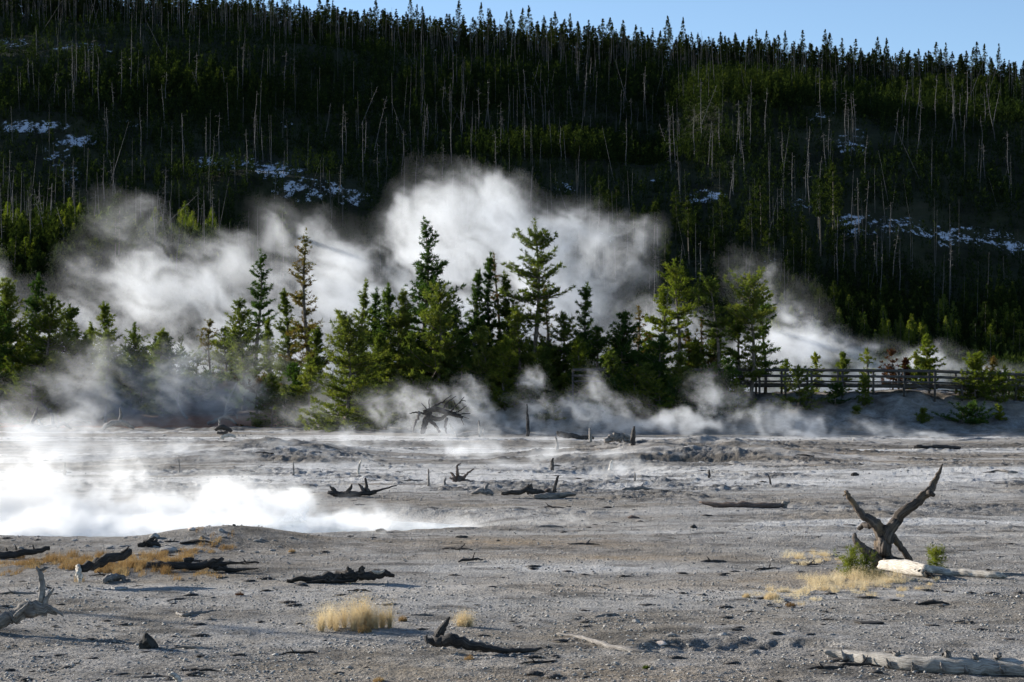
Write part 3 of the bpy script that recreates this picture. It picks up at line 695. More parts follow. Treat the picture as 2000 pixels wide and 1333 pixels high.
    # thin grey trunks of the stand: too many to count
    def trunks(m, Y, X, hs, name, lab):
        Z = height(X, Y); Vs, Fs = [], []; c = 0
        for x, y, z, h in zip(X, Y, Z, hs):
            r = rng.uniform(.028, .065); lx, ly = rng.normal() * (.03 if rng.random() < .85 else .22), rng.normal() * .03
            q = []
            for t, rr in ((0, r), (.5, r * .75), (1, r * .3)):
                for j in range(4): q.append((x + lx * h * t + rr * math.cos(j * 1.571 + .4), y + ly * h * t + rr * math.sin(j * 1.571 + .4), z - .2 + h * t))
            Vs += q
            for i in range(2):
                for j in range(4): Fs.append((c + i * 4 + j, c + i * 4 + (j + 1) % 4, c + i * 4 + 4 + (j + 1) % 4, c + i * 4 + 4 + j))
            c += 12
        o = mesh_np(name, np.array(Vs), np.array(Fs), M['snag'], uv=np.array(Vs)[:, [0, 2]]); tag(o, lab, 'dead trunks', kind='stuff')
    m = 2000; Y = rng.uniform(394, 440, m); trunks(m, Y, rng.uniform(-.31, .31, m) * Y, rng.uniform(4.5, 8.5, m), 'crest_trunks', 'close ranks of thin grey trunks under the crest crowns')
    m = 1300; Y = rng.uniform(262, 402, m) ; X = rng.uniform(-.31, .31, m) * Y
    k = fbm(X / 20, Y / 20, seed=91) + .35 * sst(350, 400, Y) + .1 > rng.uniform(-.4, .5, m); trunks(m, Y[k], X[k], rng.uniform(3.5, 10, k.sum()), 'burnt_trunks', 'thin burnt grey trunks scattered over the young growth')
    # single dead trees in front, with twigs
    def snag(seed, h):
        r_ = random.Random(seed); r = empty('dead_tree', (0, 0, 0), 'tall bare grey dead tree standing over the young pines on the hill', 'dead tree', 'dead grey trees on the hillside')
        mb = MB(); zs = np.linspace(-.3, h, 7); bx = r_.uniform(-.02, .02) * h
        limb(mb, np.stack([bx * (zs / h) ** 2, .01 * h * np.sin(zs), zs], 1), [.085, .075, .06, .04, .02], 5, 2, .08, seed); 
        for i in range(r_.randint(8, 22)):
            z = r_.uniform(.35, .97) * h; a = r_.uniform(0, 6.3); l = r_.uniform(.2, .8)
            limb(mb, [(0 + bx * (z / h) ** 2, 0, z), (l * .6 * math.cos(a), l * .6 * math.sin(a), z + .05), (l * math.cos(a), l * math.sin(a), z + r_.uniform(-.25, .3))], [.03, .02, .01], 3, 1, 0, i)
        mb.build('trunk', M['snag'], r); return r
    src = [snag(k, 9.0) for k in range(6)]; used = set()
    cl = [(1350, 330), (1030, 270), (880, 250), (680, 300), (450, 330), (260, 250), (130, 480), (300, 480), (1230, 250), (1640, 250), (1900, 300), (1750, 260), (520, 200), (1560, 430), (1100, 220), (150, 150), (1450, 300), (820, 360), (60, 470), (1250, 560), (1700, 550)]
    for i in range(200):
        k = i % 6; cx, cyy = cl[int(rng.integers(len(cl)))]
        px = cx + rng.normal() * 55; g_ = ground(px, min(max(cyy + rng.normal() * 45, 180), 640), dmin=225)
        o = src[k] if k not in used else copy_tree(src[k]); used.add(k)
        s_ = rng.uniform(.6, 1.15); o.location = g_; o.scale = (1.0, 1.0, s_); o.rotation_euler = (rng.normal() * .04, rng.normal() * (.05 if rng.random() < .8 else .25), rng.uniform(0, 6.3))
    ypr = []
    for k in range(6):
        V, Fc = quick_tree(rng, 3.4, 1.7 + .15 * k, 900, nl=.24, nw=.06, power=.7 + .05 * k)
        r = empty('young_pine', (0, 0, 0), '', 'young pine'); mesh_np('crown', V, Fc, M['pine_light'] if k % 2 else M['pine'], r)
        trunk_mesh(3.4, lambda z: np.stack([0 * z, 0 * z, z], -1), [], seg=5, r0=.05, parent=r); ypr.append(r)
    usedy = set()
    for i in range(190):
        k = i % 6; left = i < 100
        if left: px, by = rng.uniform(-20, 430), rng.uniform(458, 560)
        else: px, by = rng.uniform(1480, 2010), rng.uniform(640, 708)
        g_ = ground(px, by, dmin=190); o = ypr[k] if k not in usedy else copy_tree(ypr[k]); usedy.add(k)
        s_ = rng.uniform(.7, 1.5) * (1.0 if left else .9); o.location = g_; o.scale = (s_ * rng.uniform(.8, 1.1), s_, s_); o.rotation_euler.z = rng.uniform(0, 6.3)
        tag(o, 'bushy young pine in the bright green thicket above the steam bank' if left else 'bushy young pine in the green thicket behind the boardwalk', 'young pine', 'young pines above the steam bank' if left else 'young pines of the thicket behind the boardwalk')
    # taller slope pines that show singly
    pro = []
    for k in range(6):
        V, Fc = clumped(rng, 8, 2.0, 85, 14, (.1, .35, .5)[k % 3], ([0, .15, .5, .85, 1], [.4, .9, 1, .6, .1]), .34, .12)
        pro.append(make(k, 'pine_tree', 'pine_far', 'lone taller pine with thin crown on the shaded lower slope', 'pine tree', 'lone pines on the lower slope', V, Fc, 8, .08, 'bark'))
    spots = [(1170, 345, 440), (1205, 365, 470), (1188, 370, 460), (1238, 400, 490), (1258, 402, 500), (1278, 395, 500), (1320, 365, 470), (1343, 385, 480), (1345, 410, 520), (1385, 415, 500), (1410, 372, 480), (1453, 430, 520), (1485, 350, 480), (1468, 392, 500), (1530, 408, 520), (1565, 415, 520), (1550, 458, 540),
             (1602, 350, 500), (1627, 322, 480), (1500, 450, 560), (1395, 445, 540), (1300, 435, 540), (1580, 485, 570), (1630, 450, 550), (1200, 430, 520), (1540, 500, 600), (1600, 560, 640), (1628, 550, 640), (1685, 575, 650), (1738, 590, 650), (1512, 570, 640), (1570, 590, 660), (1330, 520, 620), (1365, 545, 640), (1262, 560, 640), (232, 378, 560), (552, 402, 560), (495, 470, 560), (225, 400, 560), (660, 470, 560),
             (1980, 605, 700), (1945, 610, 700), (1905, 625, 700), (1850, 640, 700), (1925, 590, 690), (1795, 650, 705), (30, 440, 560), (180, 470, 560), (1480, 560, 640), (1440, 520, 620)]
    used = set()
    for i, (px, ty, by) in enumerate(spots):
        k = i % 6; g_ = ground(px, by, dmin=200); o = pro[k] if k not in used else copy_tree(pro[k]); used.add(k)
        h = max(3.0, P(px, ty, g_.y).z - g_.z); s_ = h / 8; o.location = g_; o.scale = (max(s_, .8), max(s_, .8), s_); o.rotation_euler.z = rng.uniform(0, 6.3)
hill_woods()
# ------------------------------------------------------------------ boardwalk
def bx(mb, a, b, wx, wz):
    """box beam from a to b, wx across (level), wz high"""
    a = np.array(a, float); b = np.array(b, float); t = b - a; t /= np.linalg.norm(t)
    s = np.cross(t, [0, 0, 1.0]); 
    if np.linalg.norm(s) < .1: s = np.array([1.0, 0, 0])
    s /= np.linalg.norm(s); q = np.cross(s, t)
    V = np.array([p + s * wx * .5 * i + q * wz * .5 * j for p in (a, b) for i, j in ((-1, -1), (1, -1), (1, 1), (-1, 1))])
    mb.add(V, [(0, 1, 2, 3), (4, 7, 6, 5), (0, 4, 5, 1), (1, 5, 6, 2), (2, 6, 7, 3), (3, 7, 4, 0)], np.stack([V[:, 0] * .3 + V[:, 2], V[:, 2] * 3 + V[:, 1]], 1))
def boardwalk(name, pts, label, near_only=False, deck=True):
    r = empty(name, (pts[0][0], pts[0][1], 0), label, 'boardwalk'); o0 = np.array([pts[0][0], pts[0][1], 0])
    rnd = random.Random(4)
    for side in ((-1,) if near_only else (-1, 1)):
        for seg in range(len(pts) - 1):
            a = np.array(pts[seg], float); b = np.array(pts[seg + 1], float); off = np.array([0, .78 * side, 0])
            ln = np.linalg.norm(b - a); n = max(1, round(ln / 1.67))
            for h_, wz in ((.76, .05), (.70, .14), (.38, .14)):
                mb = MB(); wd = .14 if wz < .1 else .045; o2 = off + np.array([0, .07 * side if wz > .1 else 0, 0]); bx(mb, a + o2 + [0, 0, h_] - o0, b + o2 + [0, 0, h_] - o0, wd, wz); mb.build('rail', M['rail_wood'], r, False)
            mb = MB(); bx(mb, a + off * 1.06 + [0, 0, .08] - o0, b + off * 1.06 + [0, 0, .08] - o0, .05, .1); mb.build('kick_rail', M['rail_wood'], r, False)
            for i in range(n + (seg == len(pts) - 2)):
                p = a + (b - a) * i / n + off; g_ = hgt(p[0], p[1])
                mb = MB(); bx(mb, p + [0, 0, .735] - o0, np.array([p[0], p[1], g_ - .3]) - o0, .11, .11); mb.build('post', M['rail_wood'], r, False)
    if deck:
        for seg in range(len(pts) - 1):
            a = np.array(pts[seg], float); b = np.array(pts[seg + 1], float); ln = np.linalg.norm(b - a); t = (b - a) / ln
            mb = MB(); n = int(ln / .15)
            for i in range(n):
                p = a + t * (i + .5) * .15 - o0; s = np.array([-t[1], t[0], 0])
                bx(mb, p - s * .74 + [0, 0, -.02], p + s * .74 + [0, 0, -.02], .14, .04)
            mb.build('deck', M['rail_wood'], r, False)
            for sd in (-.6, .6):
                mb = MB(); bx(mb, a + [0, sd, -.15] - o0, b + [0, sd, -.15] - o0, .08, .2); mb.build('joist', M['rail_wood'], r, False)
        for px in (1590, 1770):
            mb = MB(); a = P(px, 742, 110.0); b = P(px + 48, 764, 110.0)
            bx(mb, np.array(a) - o0, np.array(b) - o0, .05, .12); mb.build('brace', M['rail_wood'], r, False)
    return r
DK = lambda px, y, d: tuple(P(px, y, d))
boardwalk('boardwalk', [DK(1225, 747, 113.5), DK(1480, 748, 111.4), DK(1581, 748, 110.9), DK(1820, 750, 111.2), DK(2080, 760, 113)], 'weathered wooden boardwalk with three-rail fences crossing above the grey bank')
boardwalk('railing', [DK(1118, 748, 109.6), DK(1188, 748, 109.2)], 'short pale piece of wooden railing showing between the pines', near_only=True, deck=False)['category'] = 'railing'

# ------------------------------------------------------------------ dead wood, each a thing placed where it lies
def wood(name, label, cat, parts, mat, group=None, d=None, row=None):
    """parts: list of (pixels [(px,py,depth offset)], radii in px, keyword). One mesh if one part, else Empty + parts."""
    c0 = parts[0][1][0]
    low = max(((pt[0], pt[1] + np.interp(i / max(1, len(pts) - 1), np.linspace(0, 1, len(rad)), rad) * .85) for _, pts, rad, kw in parts if len(pts[0]) < 4 for i, pt in enumerate(pts)), key=lambda a: a[1], default=(c0[0], c0[1]))
    D = ground(low[0], row or low[1]).y; g_ = Vector(((c0[0] - 1000) / F * D, D, 0))
    def q(p): 
        v = P(p[0], p[1], D + (p[2] if len(p) > 2 else 0)); return v
    loc = (g_.x, D, hgt(g_.x, D))
    byname = {}
    for i, (pn, pts, rad, kw) in enumerate(parts): byname.setdefault((pn, kw.get('mat', mat), kw.get('own', 0)), []).append((i, pts, rad, kw))
    r = empty(name, loc, label, cat, group) if len(byname) > 1 else None
    for (pn, mt, _), ls in byname.items():
        mb = MB()
        for i, pts, rad, kw in ls:
            k = {a: b for a, b in kw.items() if a not in ('mat', 'own')}
            P3 = []
            for pp, rr_ in zip(pts, np.interp(np.linspace(0, 1, len(pts)), np.linspace(0, 1, len(rad)), rad)):
                v = q(pp)
                if len(pp) > 3:       # lies on the ground: rest it there
                    gq = ground(pp[0], (pp[1] + rr_ * .85) if pp[3] == 1 else pp[3]); v = P(pp[0], pp[1], gq.y + pp[2])
                P3.append(np.array(v) - np.array(loc))
            limb(mb, P3, [x * D / F for x in rad], k.pop('seg', 9), k.pop('sub', 5), k.pop('rough', .22), k.pop('seed', i + int(c0[0])), kink=k.pop('kink', .5), **k)
        o = mb.build(pn if r else name, M[mt], r)
        if not r: o.location = loc; tag(o, label, cat, group); r = o
    return r
G_ = 1  # marker: this vertex rests on the ground
S = dict
wood('dead_stump', 'dark weathered forked stump raising two long arms beside the white log', 'stump', [
    ('trunk', [(1727, 1112, .1), (1725, 1085, .1), (1727, 1060, .05), (1730, 1042, .05), (1732, 1034, .05)], [22, 16, 14, 13, 8], S(rough=.4, seg=20)),
    ('trunk', [(1727, 1078, 0), (1732, 1052, 0), (1747, 1022, 0), (1765, 1000, -.03), (1790, 982, -.05), (1812, 962, -.05), (1826, 942, 0), (1834, 925, 0), (1841, 907, 0)], [13, 13, 11.5, 9.5, 8, 7, 5, 3.5, 1.2], S(rough=.35, seg=12)),
    ('trunk', [(1727, 1076, .02), (1722, 1048, .02), (1706, 1022, 0), (1688, 1008, 0), (1672, 990, 0), (1660, 974, 0), (1652, 960, 0)], [12, 11, 9, 7, 5.5, 4.5, 3.5], S(rough=.35, seg=12)),
    ('trunk', [(1654, 966, 0), (1646, 969, 0)], [2, 1], S(seg=5)),
    ('trunk', [(1806, 966, -.04), (1817, 963, -.12), (1823, 968, -.16)], [6, 6, 4], S()),
    ('trunk', [(1716, 1100, -.05), (1705, 1088, -.1), (1690, 1076, -.1), (1677, 1064, -.1), (1671, 1054, -.1), (1669, 1043, -.1)], [10, 10, 8, 7, 5, 3], S(rough=.3)),
    ('trunk', [(1738, 1045, .15), (1750, 1058, .25), (1763, 1075, .3), (1775, 1090, .35), (1779, 1098, .4)], [6, 7, 6, 6, 4], S()),
    ('trunk', [(1700, 1028, .2), (1686, 1026, .3), (1678, 1034, .3)], [6, 5, 4], S(mat='stump_wood')),
    ('root', [(1702, 1108, .05), (1722, 1104, .05), (1745, 1098, .05), (1766, 1098, .1)], [5, 9, 9, 4], S(mat='char_wood', rough=.5, kink=1.2)),
    ], 'stump_wood', row=1110)
wood('fallen_log', 'bleached white fallen log, thick rotten end at the forked stump', 'log', [
    ('trunk', [(1722, 1104, 0, 1114), (1750, 1106, 0, 1119), (1780, 1110, 0, 1124), (1812, 1117, 0, 1130)], [8, 11, 13, 11], S(rough=.22, seg=14, mat='bleached_wood', jag=.8, kink=.15)),
    ('broken_top', [(1800, 1110, 0, 1124), (1850, 1116, 0, 1125), (1900, 1120, 0, 1128), (1948, 1124, 0, 1131), (1966, 1128, 0, 1131)], [8, 8, 7, 6, 2], S(rough=.16, mat='bleached_wood', own=1)),
    ('bark', [(1788, 1112, -.1, 1126), (1806, 1117, -.11, 1129), (1820, 1124, -.04, 1131)], [2, 4, 3], S(rough=.6, kink=2.5, mat='char_wood')),
    ], 'bleached_wood', d=30.0)
LR = lambda kx: float(np.interp(kx, [1610, 1640, 1720, 1800, 1880, 1960, 2060], [1288, 1290, 1302, 1312, 1317, 1320, 1326]))
knots = []
for i, (kx, ky, up) in enumerate(((1652, 1279, -1), (1694, 1288, -1), (1740, 1296, -1), (1790, 1302, -1), (1846, 1302, -1), (1893, 1308, -1), (1852, 1284, 1), (1907, 1286, 1), (1950, 1284, 1), (1752, 1280, 1), (1962, 1306, -1), (2010, 1300, -1))):
    knots.append(('knot', [(kx, ky - 5 * up, -.05 if up < 0 else .0, LR(kx)), (kx - 4, ky + (3 if up < 0 else -3), -.085 if up < 0 else .0, LR(kx)), (kx - 9, ky - 9, -.09 if up < 0 else .0, LR(kx))], [7, 5, 1], S(seg=7, own=i + 1, rough=.4, mat='grey_wood')))
wood('fallen_log', 'long grey barkless log with branch knots lying along the lower corner', 'log', [
    ('trunk', [(1610, 1274, 0, 1288), (1640, 1279, 0, 1290), (1720, 1290, 0, 1302), (1800, 1299, 0, 1312), (1880, 1302, 0, 1317), (1960, 1304, 0, 1320), (2060, 1308, 0, 1326)], [4, 9, 13, 15, 17, 19, 21], S(seg=14, rough=.14, sub=6, kink=.2))] + knots, 'log_wood')
wood('driftwood_log', 'dark crooked log with one upright spike on open gravel', 'log', [
    ('trunk', [(832, 1250, 0), (850, 1254, 0), (880, 1249, -.05), (915, 1258, -.1), (955, 1267, -.1), (1000, 1271, -.1), (1040, 1270, -.05), (1058, 1266, 0)], [4, 9, 13, 11, 7, 5, 4, 2], S(seg=12, rough=.28, sub=6)),
    ('spike', [(852, 1248, .05), (860, 1232, .05), (870, 1218, .05), (878, 1205, .05)], [8, 7, 4, 1], S(rough=.4)),
    ('spike', [(836, 1256, -.05), (832, 1246, -.05), (834, 1240, -.05)], [5, 3, 1], S(own=1))], 'dark_wood', d=21.4)
wood('bare_branch', 'long smooth grey branch curving over the gravel into the small pit', 'branch', [
    ('branch', [(1088, 1238, 0, 1), (1130, 1244, 0, 1), (1170, 1257, 0, 1), (1215, 1268, 0, 1), (1255, 1274, 0, 1), (1287, 1276, 0, 1)], [2, 4, 5, 5, 5, 3], S(rough=.1))], 'grey_wood')
wood('dead_root', 'grey forked root with an upright prong at the picture edge', 'root', [
    ('trunk', [(-40, 1226, 0), (0, 1212, 0), (30, 1202, 0), (60, 1188, 0), (85, 1188, 0), (112, 1198, .05)], [12, 12, 11, 14, 10, 4], S(rough=.35, seg=12)),
    ('branch', [(75, 1190, 0), (81, 1165, 0), (81, 1140, 0), (78, 1122, 0), (71, 1108, 0)], [9, 7, 6, 5, 2], S(rough=.25)),
    ('branch', [(78, 1116, 0), (87, 1110, 0), (95, 1110, 0)], [4, 3, 1], S(own=1)),
    ('branch', [(84, 1184, 0), (92, 1168, -.02), (100, 1158, -.02), (105, 1148, -.02)], [7, 4, 3, 1], S(own=2)),
    ('branch', [(30, 1205, -.1), (45, 1190, -.12), (56, 1178, -.12)], [5, 4, 2], S(own=3)),
    ('root', [(95, 1190, 0), (112, 1194, 0), (124, 1205, 0)], [5, 3, 1], S(own=4))], 'grey_wood', d=23.9)
wood('fallen_log', 'blackened log with a pale barked stub end lying in orange grass', 'log', [
    ('trunk', [(160, 1112, -.4), (185, 1102, -.2), (215, 1090, 0), (250, 1078, .4)], [8, 9, 10, 8], S(rough=.3)),
    ('stub', [(152, 1105, -.4), (154, 1118, -.45), (157, 1128, -.5), (155, 1138, -.5)], [4, 6, 5, 3], S(mat='bleached_wood', rough=.3)),
    ('twig', [(185, 1100, -.3), (196, 1092, -.3), (204, 1086, -.3)], [3, 2, 1], S(own=1)),
    ('twig', [(238, 1080, .2), (246, 1074, .2), (252, 1068, .2)], [3, 2, 1], S(own=2))], 'char_wood', d=29.3)
wood('fallen_log', 'dark log half buried in rusty grass with its torn root end outward', 'log', [
    ('trunk', [(288, 1104, 0), (330, 1106, 0), (370, 1106, 0), (410, 1104, 0), (440, 1108, 0)], [5, 8, 8, 9, 6], S(rough=.3)),
    ('root', [(405, 1104, 0), (425, 1094, 0), (436, 1092, .1)], [7, 6, 2], S(own=1, rough=.4)),
    ('root', [(415, 1106, 0), (450, 1100, -.1), (485, 1102, -.1)], [6, 3, 1], S(own=2)),
    ('root', [(420, 1110, 0), (460, 1114, -.1), (505, 1110, 0)], [6, 4, 1], S(own=3)),
    ('root', [(360, 1098, 0), (372, 1092, .1), (378, 1095, .1)], [6, 5, 2], S(own=4))], 'char_wood', d=29.6)
wood('fallen_log', 'dark low log with short pegs at the edge of the orange grass', 'log', [
    ('trunk', [(-30, 1086, 0), (20, 1082, 0), (60, 1078, .2), (95, 1070, .4)], [8, 8, 7, 5], S(rough=.25)),
    ('twig', [(14, 1076, 0), (12, 1070, 0)], [2, 1], S(own=1)), ('twig', [(32, 1074, 0), (30, 1066, 0)], [2, 1], S(own=2)), ('twig', [(66, 1072, 0), (64, 1064, 0)], [2, 1], S(own=3))], 'char_wood', d=31.5)
wood('driftwood_stump', 'small dark root crown at the rim of the steaming pool', 'stump', [
    ('root', [(270, 1066, 0), (290, 1062, 0), (312, 1066, 0)], [4, 8, 3], S(rough=.5)), ('root', [(288, 1064, 0), (298, 1052, 0), (305, 1050, 0)], [6, 4, 1], S(own=1)), ('root', [(296, 1064, 0), (306, 1056, .1)], [5, 3], S(own=2))], 'char_wood', d=32.4)
wood('driftwood', 'pale gnarled root knot below the blackened log', 'driftwood', [
    ('root', [(204, 1138, 0, 1), (218, 1130, 0, 1), (236, 1130, 0, 1), (254, 1134, 0, 1)], [4, 7, 6, 3], S(rough=.4, kink=1.0))], 'grey_wood')
wood('twig', 'small forked white-ended twig lying on open gravel', 'twig', [
    ('branch', [(345, 1198, 0, 1), (360, 1202, 0, 1), (378, 1198, 0, 1), (400, 1196, 0, 1), (424, 1192, 0, 1)], [2, 4, 4, 3, 1.5], S(rough=.3))], 'grey_wood')
wood('twig', 'bent grey stick with raised white fork at the bottom edge', 'twig', [
    ('branch', [(246, 1326, 0, 1), (280, 1324, 0, 1), (312, 1322, 0, 1), (334, 1324, 0, 1)], [1.5, 3, 4, 3], S(rough=.25)), ('fork', [(330, 1318, -.02), (338, 1318, -.02), (346, 1324, -.02), (352, 1333, -.02)], [2, 4, 5, 5], S(mat='bleached_wood', own=1))], 'dark_wood', d=18.9)
wood('debris_log', 'heap of blackened rotten wood with one white splinter', 'log', [
    ('trunk', [(560, 1136, 0), (590, 1132, 0), (630, 1130, 0), (670, 1126, 0), (700, 1122, 0)], [3, 5, 7, 8, 7], S(rough=.5, kink=1.0)),
    ('stub', [(690, 1128, 0), (682, 1114, 0), (679, 1108, 0)], [6, 5, 2], S(own=1, rough=.5)),
    ('stub', [(704, 1128, 0), (707, 1112, 0), (710, 1109, 0)], [8, 6, 3], S(own=2, rough=.5)),
    ('trunk', [(700, 1126, 0), (730, 1124, 0), (752, 1122, 0), (770, 1126, 0)], [7, 8, 6, 3], S(own=3, rough=.5)),
    ('splinter', [(727, 1115, -.05), (738, 1119, -.05), (750, 1115, -.05)], [2, 4, 2], S(own=4, mat='bleached_wood')),
    ('trunk', [(600, 1138, -.1), (640, 1136, -.1), (690, 1134, -.1)], [3, 5, 4], S(own=5, rough=.5))], 'char_wood', d=28.4)
# middle distance
wood('fallen_log', 'long split reddish-grey log on the middle gravel flat', 'log', [
    ('trunk', [(1366, 981, .6), (1400, 986, .4), (1450, 986, .2), (1500, 988, 0), (1530, 986, 0)], [2, 5, 7, 6, 4], S(rough=.25)),
    ('root', [(1525, 988, 0), (1534, 984, 0), (1542, 980, 0)], [5, 5, 2], S(own=1, mat='grey_wood', rough=.5)), ('root', [(1530, 988, 0), (1536, 992, 0)], [4, 2], S(own=2, mat='grey_wood'))], 'red_wood', d=45.5)
wood('fallen_log', 'dark broken log with a stump block and one tall curved prong', 'log', [
    ('trunk', [(980, 964, 0), (1005, 960, 0), (1035, 958, 0), (1060, 962, 0)], [3, 6, 7, 4], S(rough=.4)),
    ('stub', [(1034, 960, 0), (1036, 946, 0)], [6, 5], S(own=1)),
    ('trunk', [(1042, 970, -.3), (1075, 968, -.3), (1110, 966, -.2), (1125, 966, -.2)], [4, 6, 4, 2], S(own=2, mat='grey_wood', rough=.4)),
    ('prong', [(1085, 966, 0), (1083, 954, 0), (1086, 942, 0), (1090, 930, 0)], [4, 3.4, 3, 2], S(own=3)),
    ('root', [(1060, 964, 0), (1072, 958, 0), (1082, 966, 0)], [3, 4, 3], S(own=4, mat='red_wood', kink=1))], 'dark_wood', d=49.5)
wood('driftwood_root', 'spiky reddish root crown reaching upward on the pale flat', 'root', [
    ('root', [(884, 938, 0), (896, 936, 0), (908, 936, 0)], [4, 6, 3], S(rough=.4)), ('prong', [(895, 936, 0), (893, 924, 0), (893, 910, 0), (900, 906, 0)], [4, 3, 2, 1], S(own=1)),
    ('prong', [(902, 936, 0), (912, 926, 0), (926, 916, 0)], [4, 3, 1.5], S(own=2)), ('prong', [(890, 936, 0), (884, 926, 0), (880, 922, 0)], [3, 2.5, 1], S(own=3)), ('prong', [(904, 938, 0), (914, 938, -.2), (923, 943, -.3)], [3, 2, 1], S(own=4)), ('prong', [(887, 936, 0), (878, 934, 0)], [3, 1.5], S(own=5))], 'red_wood', d=56)
wood('driftwood_root', 'dark jagged root pile in thin steam behind the pool', 'root', [
    ('trunk', [(640, 962, 0), (665, 966, 0), (700, 966, 0), (735, 962, 0)], [3, 7, 6, 3], S(rough=.4)), ('prong', [(655, 966, 0), (650, 956, 0), (644, 950, 0)], [5, 4, 1], S(own=1)),
    ('prong', [(675, 964, 0), (684, 954, 0), (688, 946, 0)], [4, 3, 1], S(own=2)), ('prong', [(718, 962, 0), (716, 948, 0), (714, 934, 0)], [5, 3, 2], S(own=3)), ('prong', [(712, 962, 0), (706, 952, 0), (700, 945, 0)], [4, 3, 1], S(own=4)), ('prong', [(720, 962, 0), (748, 956, 0), (775, 948, .3)], [3, 2, 1], S(own=5))], 'dark_wood', d=50)
wood('driftwood_root', 'low dark root knob between the root pile and the broken log', 'root', [
    ('root', [(922, 964, 0), (938, 960, 0), (952, 962, 0), (962, 966, 0)], [2, 5, 6, 3], S(rough=.4)), ('prong', [(946, 960, 0), (950, 950, 0), (954, 947, 0)], [5, 3, 1], S(own=1))], 'grey_wood', d=50.5)
def post(px, top, by, r, label, mat='grey_wood', lean=0, d=None):
    g_ = ground(px, by); wood('tree_snag', label, 'snag', [('tree_snag', [(px, by + 4, 0), (px + lean * .3, (by + top) / 2, 0), (px + lean, top, 0)], [r * .95, r * .75, r * .35], S(rough=.35, jag=1.5))], mat, 'small snags standing in the flats', d=g_.y)
for a in ((837, 917, 945, 3, 'short pale post-like snag left of the spiky red root'), (868, 933, 945, 2.5, 'stubby snag between the pale post and the spiky root', 'grey_wood', 3), (127, 906, 922, 3.5, 'small dark peg of a snag alone in the mist', 'dark_wood'),
          (350, 896, 922, 1.6, 'very thin straight stick standing in the mist'), (573, 902, 926, 2.5, 'faint leaning stub at the edge of the steam'), (1240, 922, 937, 2, 'thin little stick on the pale flat'), (1031, 790, 846, 3.4, 'lone tall crooked snag before the bank', 'dark_wood', -2),
          (1235, 834, 864, 4.6, 'dark chunky snag at the end of the low logs', 'dark_wood', 3), (1088, 853, 874, 4, 'small pointed snag under the low logs', 'grey_wood', -3), (1153, 838, 858, 3.5, 'slim spike snag in the middle of the low logs', 'grey_wood', -1), (938, 822, 848, 3, 'spike snag beside the great root tangle', 'grey_wood', -3),
          (700, 900, 922, 3, 'bleached crooked stub in steam', 'bleached_wood', 5), (1505, 928, 942, 2, 'tiny curved stick past the pale flat', 'dark_wood', -6), (1078, 896, 912, 5, 'dark rough stub on the rim of the steaming hollow', 'dark_wood', 2), (1192, 900, 914, 4, 'pale broken stub in the steaming hollow', 'bleached_wood', 3),
          (1385, 918, 928, 3, 'small dark peg behind the pale flat', 'dark_wood'), (205, 795, 822, 3, 'upright grey stick on the rusty bank', 'grey_wood', 2), (430, 820, 838, 3, 'grey peg on the rusty edge', 'grey_wood', -2)): post(*a)
wood('fallen_log', 'low dark log before the slim spike snag', 'log', [('trunk', [(1092, 848, 0), (1112, 852, 0), (1140, 856, 0), (1160, 856, 0)], [5, 5, 4, 2], S(rough=.4)), ('stub', [(1092, 850, 0), (1088, 843, 0)], [4, 2], S(own=1))], 'dark_wood', d=92)
wood('fallen_log', 'jumble of low grey roots ending at the chunky snag', 'log', [('trunk', [(1180, 862, 0), (1200, 854, 0), (1222, 860, 0), (1240, 862, 0)], [3, 6, 6, 4], S(rough=.6, kink=1.5)), ('root', [(1186, 862, 0), (1192, 852, 0), (1205, 858, 0)], [3, 4, 3], S(own=1, kink=1)), ('root', [(1210, 862, 0), (1218, 853, 0), (1232, 858, 0)], [3, 4, 3], S(own=2, kink=1))], 'grey_wood', d=90)
wood('fallen_log', 'low grey log joining the spike snag by the root tangle', 'log', [('trunk', [(890, 852, 0), (915, 848, 0), (945, 846, 0)], [2, 4, 4], S(rough=.4)), ('stub', [(943, 848, 0), (946, 838, 0)], [3, 1.5], S(own=1))], 'grey_wood', d=100)
wood('fallen_log', 'dark distant log lying on the far pale flat', 'log', [('trunk', [(1785, 873, 0), (1830, 874, 0), (1876, 876, 0)], [2, 3.5, 3], S(rough=.4)), ('stub', [(1800, 872, 0), (1790, 870, 0)], [3, 1], S(own=1))], 'dark_wood', d=85)
# the great root tangle
rt = [('trunk', [(824, 846, 0), (828, 832, 0), (834, 816, 0), (840, 804, 0)], [4, 4.5, 5.5, 5], S(rough=.5, seg=12)),
      ('trunk', [(828, 806, 0), (850, 799, 0), (875, 806, 0), (904, 816, 0)], [5, 5, 4, 2], S(rough=.5)),
      ('trunk', [(836, 814, .3), (858, 819, .3), (872, 811, .3), (886, 806, .2)], [4, 3.5, 3, 1.5], S(rough=.4))]
rr_ = random.Random(12)
tines = [((838, 800), (882, 772), 3.2), ((866, 802), (890, 774), 2), ((884, 808), (911, 793), 2), ((892, 811), (918, 808), 1.8), ((880, 806), (907, 776), 1.8), ((896, 813), (916, 818), 1.4), ((846, 801), (838, 780), 1.6), ((836, 804), (823, 788), 2.2), ((830, 808), (800, 808), 2.2), ((890, 811), (906, 830), 1.4), ((892, 797), (886, 782), 1), ((898, 789), (910, 784), 1)]
for k, (a, b, r_) in enumerate(tines):
    m1 = (a[0] * .6 + b[0] * .4 + rr_.uniform(-5, 5), a[1] * .6 + b[1] * .4 + rr_.uniform(-5, 5), rr_.uniform(-.3, .3)); rt.append(('branch', [(*a, 0), m1, (*b, rr_.uniform(-.4, .4))], [r_, r_ * .7, .6], S(own=k + 1, seg=6, kink=1.2)))
